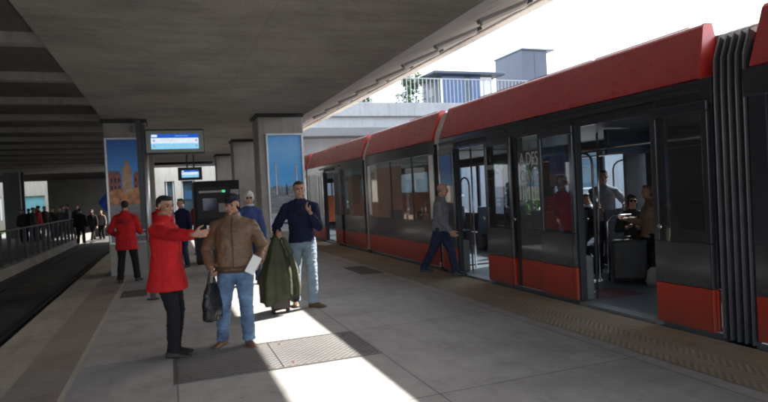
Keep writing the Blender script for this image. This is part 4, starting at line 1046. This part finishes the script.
# 3 navy man
person('tall man in a navy sweater and pale jeans raising one hand to his chest', (1.80, 8.25, 0), (-.30, -.95), 1.84, 1.02, feet=[(1.91, 8.16, 0), (1.70, 8.42, 0)],
    hands=[(1.885, 7.97, 1.36), (1.43, 8.10, 1.10)], elbow=((.45, .3, -1), (-.05, 1, 0)), look=(-.10, -.99, -.02), top=dict(m=NAVY, hem=.515, sleeve=1.1, collar=.008, name='sweater', fold=.010),
    legs=dict(m=PALEJ, w=1.02), shoe=(.14, .075, .04), tone=.95, hair='short', hairc=(.03, .02, .014), vox=.008, extras=(hung_glasses,), toes=((.75, -.8, 0), (-.2, -1, 0)),
    hp=(dict(d=(-.55, -.1, .75), t=(-.3, -.6, .4), curl=.45), dict(curl=1.0)))
# 4 walking man
person('bald man in a grey shirt and navy trousers striding towards the tram door', (4.62, 9.52, 0), (.80, -.60), 1.74, 1.06, feet=[(4.84, 9.30, 0), (4.40, 9.80, .05)],
    hands=[(4.86, 9.62, .83), (4.72, 9.24, .84)], look=(.80, -.58, -.16), lean=(.07, -.05, 0), top=dict(m=GREYS, hem=.50, sleeve=1.05, collar=.014, name='shirt', fold=.010), legs=dict(m=NAVYT, w=1.1), shoe=(.014, .013, .013),
    tone=.98, hair='fringe', hairc=(.25, .23, .21), vox=.009, toes=((.85, -.5, 0), (.85, -.5, 0)), pelvis=(4.64, 9.5, .89))
# 5 red back
person('worker in a red coat and black trousers seen from behind beside the fountain poster', (-.83, 13.07, 0), (.25, .97), 1.70, 1.05, feet=[(-.98, 12.98, 0), (-.66, 13.15, 0)], hands=[(-1.04, 13.32, .98), (-.56, 13.36, 1.0)],
    top=dict(coat, hem=.40, flare=1.05, w=1.1), legs=dict(m=BLK), tone=.85, hairc=(.02, .014, .01), vox=.011, extras=(emblem,), look=(-.2, .95, -.2))
# 6 hidden red man
person('second red coated worker half hidden right behind the pointing man', (-.13, 12.0, 0), (.4, .9), 1.72, 1., top=dict(coat), legs=dict(m=BLK), tone=.85, vox=.013)
# 7 dark clothed figure behind
person('figure in dark navy clothes standing just behind the pointing arm', (.32, 15.0, 0), (-.7, -.7), 1.70, 1., hands=[None, (.40, 14.72, .82)], top=dict(m=NAVY, hem=.46, name='jacket'), legs=dict(m=NAVYT), tone=.9, vox=.014)
person('person in a red and white top standing left of the ticket machine', (.88, 18.3, 0), (-.3, -.95), 1.68, .95, top=dict(m=cloth('dull_red', (.33, .03, .04)), hem=.48, collar=.03, collar_m=cloth('white_scarf', (.6, .6, .6))), legs=dict(m=BLK), hair='long', hairc=(.02, .015, .012), vox=.015)
# 8 white haired woman
person('white haired woman in sunglasses and blue top behind the brown jacket man', (1.44, 11.0, 0), (-.1, -1), 1.74, .82, top=dict(m=cloth('blue_top', (.045, .07, .20)), hem=.5, collar=.02, collar_m=cloth('pale_scarf', (.55, .55, .55))), legs=dict(m=NAVYT), tone=1.05, hair='curly', hairc=(.62, .60, .56), vox=.010, extras=(shades,))
# tram passengers
person('dark haired passenger in a pale grey shirt standing behind the pole inside the tram', (7.05, 7.97, .027), (-.6, -.8), 1.78, .95, hands=[(7.22, 7.66, 1.15), (6.60, 7.56, 1.12)], top=dict(m=cloth('pale_shirt', (.17, .18, .205)), hem=.5, name='shirt'), legs=dict(m=NAVYT), tone=.8, vox=.012)
person('seated passenger with dark bob hair and sunglasses inside the near tram doorway', (7.10, 7.42, .027), (-.55, -.83), 1.66, .95, feet=[(7.0, 7.02, .027), (6.78, 7.10, .027)], pelvis=(7.14, 7.42, .58), hands=[(6.96, 7.12, .82), (6.80, 7.20, .84)], top=dict(m=cloth('dark_top', (.03, .03, .034)), hem=.5), legs=dict(m=BLK), tone=.95, hair='long', hairc=(.02, .014, .012), vox=.012, extras=(shades,))
person('passenger in a tan jacket leaning at the right edge of the near tram doorway', (6.92, 6.88, .027), (-.75, .6), 1.64, 1.05, feet=[(6.72, 6.98, .027), (6.84, 7.12, .027)], pelvis=(6.95, 6.86, .74), hands=[(6.72, 7.1, .98), (6.84, 7.2, .98)], top=dict(m=cloth('tan_jacket', (.22, .15, .10)), hem=.5, collar=.02), legs=dict(m=BLK), tone=.9, hair='short', hairc=(.20, .12, .07), vox=.012)
person('passenger in a bright red top standing behind the glass between the two open doors', (5.62, 7.24, .027), (.4, .9), 1.70, 1.05, top=dict(m=cloth('bright_red', (.80, .02, .02)), hem=.48), legs=dict(m=BLK), tone=.9, vox=.014)
person('passenger in dark clothes sitting inside the second open doorway', (6.2, 9.55, .027), (-.9, -.3), 1.68, 1., feet=[(5.9, 9.35, .027), (5.9, 9.6, .027)], pelvis=(6.3, 9.55, .58), hands=[(5.98, 9.4, .78), (5.98, 9.62, .78)], top=dict(m=cloth('teal_dark', (.02, .03, .05)), hem=.5), legs=dict(m=BLK), tone=.9, vox=.014)
person('passenger in black with a pale collar at the left edge of the near tram doorway', (7.0, 8.32, .027), (-.8, -.5), 1.66, 1., pelvis=(7.0, 8.32, .62), feet=[(6.75, 8.2, .027), (6.9, 8.05, .027)], hands=[(6.75, 8.05, .95), (6.7, 8.2, .95)], top=dict(m=cloth('black_top', (.02, .02, .024)), hem=.5, collar=.025, collar_m=cloth('pale_collar', (.5, .52, .55))), legs=dict(m=NAVYT), tone=.85, vox=.014)
# waiting crowd far left
CR = [((-6.70, 32.9), (.3, -.9), (.03, .035, .03), 'in an olive jacket at the left end of the waiting crowd'), ((-6.28, 33.0), (.9, -.3), (.03, .02, .03), 'with dark hair just right of the olive jacket in the waiting crowd'),
      ((-6.10, 33.4), (-.9, .1), (.28, .02, .03), 'in a red jacket in the middle of the waiting crowd'), ((-6.45, 34.6), (.3, -.9), (.02, .022, .035), 'in navy standing behind the red jacket in the waiting crowd'), ((-6.05, 34.6), (.2, .9), (.014, .014, .016), 'in a black coat right of the red jacket in the waiting crowd'),
      ((-5.75, 35.0), (.4, -.9), (.016, .016, .018), 'in black at the right end of the first group in the waiting crowd'), ((-5.34, 35.4), (.8, -.6), (.07, .08, .11), 'in a grey blue jacket left of the pair at the fence end'),
      ((-5.05, 35.1), (-.9, -.2), (.05, .055, .075), 'in a slate jacket right of the pair at the fence end'),
      ((-6.55, 33.5), (-.3, .9), (.02, .02, .022), 'in charcoal between the olive jacket and the dark haired one in the waiting crowd'), ((-5.95, 34.1), (.5, -.8), (.025, .02, .02), 'in dark brown in front of the black coat in the waiting crowd'),
      ((-5.6, 36.2), (.1, -.9), (.03, .032, .04), 'in dark grey at the back between the two groups of the waiting crowd'), ((-4.75, 36.4), (.3, -.9), (.018, .018, .02), 'in black at the back just right of the slate jacket')]
for i, (p, f_, c, l) in enumerate(CR):
    person('person '+l, (p[0], p[1], -.02), f_, 1.64+.04*((i*7) % 5), .95+.05*(i % 3), top=dict(m=cloth('crowd%d' % i, c), hem=(.5, .46, .42)[i % 3]), legs=dict(m=(BLK, NAVYT)[i % 2]), tone=.85, vox=.02, detail=False, group='people waiting beyond the left track')
person('tall person in black walking along the left track away from the fence', (-4.10, 32.2, GZ+.004), (.1, .99), 1.84, 1.05, feet=[(-4.2, 32.0, GZ+.004), (-3.98, 32.4, GZ+.004)], top=dict(m=cloth('crowd_black', (.012, .012, .014)), hem=.44), legs=dict(m=BLK), shoe=(.35, .35, .35), vox=.018, detail=False)
person('slim dark haired person walking beside the left track near the blue banner', (-3.80, 34.4, GZ+.004), (-.2, -.95), 1.72, .92, feet=[(-3.85, 34.2, GZ+.004), (-3.72, 34.6, GZ+.004)], top=dict(m=cloth('crowd_dark', (.02, .018, .022)), hem=.48), legs=dict(m=BLK), hair='long', hairc=(.02, .014, .012), vox=.018, detail=False)
person('person in a pale top at the platform end left of the fountain poster pillar', (-3.45, 35.4, GZ+.004), (-.4, -.9), 1.66, .95, top=dict(m=cloth('crowd_pale', (.16, .14, .13)), hem=.5), legs=dict(m=BLK), vox=.018, detail=False)

# ------------------------------------------------------------------ carried things
t = thing('handbag', 'black soft bag hanging from the right hand of the brown jacket man', 'bag', (.40, 6.46, .32))
m = MB(); rg = []
for z_, w_, d_ in ((.0, .10, .05), (.02, .135, .066), (.16, .15, .07), (.30, .125, .05), (.38, .09, .03), (.40, .07, .02)):
    rg.append(ering(V((0, 0, z_)), V((.62, .78, 0)), V((.78, -.62, 0)), w_, d_, 20, 2.8))
m.loft(rg)
part('bag_body', rem(m, .008, 2, .008, 12), mat('black_leather', (.012, .012, .014), .35, 0, .3, 12, .4, 40), t)
for s in (-1, 1):
    MB().tube([V((.62, .78, 0))*(-.06)+V((0, 0, .37))+V((.78, -.62, 0))*s*.02, V((-.02, .0, .50)), V((0, 0, .545)), V((.03, .02, .50)), V((.62, .78, 0))*.06+V((0, 0, .37))+V((.78, -.62, 0))*s*.02], .008, 8).build('strap', BLACK, t)
t = thing('paper_sheet', 'folded white paper held in the left hand of the brown jacket man', 'paper', (.825, 6.245, .905))
m = MB(); a = V((.50, -.1, .86)); b2 = V((.86, -.1, -.5)).normalized(); a.normalize()
m.quad(-a*.10-b2*.05, -a*.10+b2*.05, a*.10+b2*.05, a*.10-b2*.05)
m.quad(-a*.10-b2*.05+V((0, -.012, 0)), -a*.10+b2*.05+V((0, -.004, 0)), a*.09+b2*.05+V((0, -.004, 0)), a*.09-b2*.05+V((0, -.014, 0)))
m.build('sheet', mat('paper_white', (.8, .8, .78), .7, 0, .04), t, fix=False)
t = thing('suitcase', 'dark brown upright suitcase mostly covered by the draped olive coat', 'suitcase', (1.40, 8.02, 0))
MB().box(-.13, .13, -.075, .075, .05, .60).build('case_shell', mat('case_brown', (.045, .028, .022), .5, 0, .3, 9), t, .03)
for x in (-.10, .10):
    for y in (-.055, .055): MB().tube([(x-.015, y, .03), (x+.015, y, .03)], .03, 12).build('wheel', BLACK, t)
for x in (-.07, .07): MB().tube([(x, .05, .69), (x, .05, 1.03)], .009, 8).build('handle_rod', STEEL, t)
MB().tube([(-.085, .05, 1.035), (.085, .05, 1.035)], .014, 8).build('grip', BLACK, t)
t = thing('coat', 'olive green coat draped over the suitcase beside the navy sweater man', 'coat', (1.40, 8.03, 0))
m = MB(); rows = []; NN = 56
for j in range(17):
    k = j/16; z_ = 1.10-.92*k
    row = []
    for i in range(NN):
        an = 2*math.pi*i/NN
        rx = .03+.165*min(1, k*1.55)**.8+.02*k; ry = .035+.15*min(1, k*1.6)**.8
        fold = 1+(.16*math.sin(an*5+1.2*k)+.09*math.sin(an*11+2))*min(1, k*1.5)
        zz = z_-(.05*math.sin(an*2+.6)+.03*math.sin(an*5))*k
        row.append((math.cos(an)*rx*fold-.01+.03*k*math.cos(an), math.sin(an)*ry*fold+.02, zz))
    rows.append(row)
m.loft(rows)
m.v = [tuple(V(p)+V((1, .6, .2))*mnoise.noise(V(p)*7)*.018) for p in m.v]
OLIVE = mat('olive_cloth', (.055, .062, .032), .8, 0, .4, 6, .4, 40)
m.build('coat_drape', OLIVE, t)
m = MB()
m.tube([(.08, -.05, 1.04), (.15, -.11, .85), (.20, -.14, .6), (.23, -.13, .34), (.225, -.11, .24)], [.03, .042, .046, .045, .04], 12)
part('sleeve', rem(m, .009, 2, .009, 14), OLIVE, t)
m = MB().tube([(.18, -.16, .82), (.225, -.185, .6), (.255, -.175, .36), (.25, -.15, .25)], [.007, .012, .014, .008], 8)
m.build('lining_edge', mat('lining_pale', (.30, .28, .2), .7), t)
t = thing('suitcase', 'large black suitcase standing on the floor inside the near tram doorway', 'suitcase', (6.60, 6.98, .027), rz=R(-35))
MB().box(-.25, .25, -.14, .14, .05, .66).build('case_shell', mat('case_black', (.03, .03, .03), .5, 0, .3, 9, .3, 60), t, .04)
MB().box(-.251, .251, -.006, .006, .08, .63).build('zip_line', GREYPL, t)
for x in (-.2, .2):
    for y in (-.1, .1): MB().tube([(x-.015, y, .03), (x+.015, y, .03)], .03, 12).build('wheel', BLACK, t)
MB().tube([(-.07, 0, .66), (-.07, 0, .70), (.07, 0, .70), (.07, 0, .66)], .011, 8).build('grip', BLACK, t)
t = thing('handbag', 'pale bag on the tram floor right of the large black suitcase', 'bag', (6.72, 6.62, .027))
m = MB(); m.loft([ering(V((0, 0, z_)), V((1, 0, 0)), V((0, 1, 0)), w_, d_, 16) for z_, w_, d_ in ((0.0, .10, .07), (.05, .13, .08), (.2, .11, .06), (.26, .05, .02))])
part('bag_body', rem(m, .01, 2, .008, 12), cloth('pale_bag', (.28, .27, .25)), t)
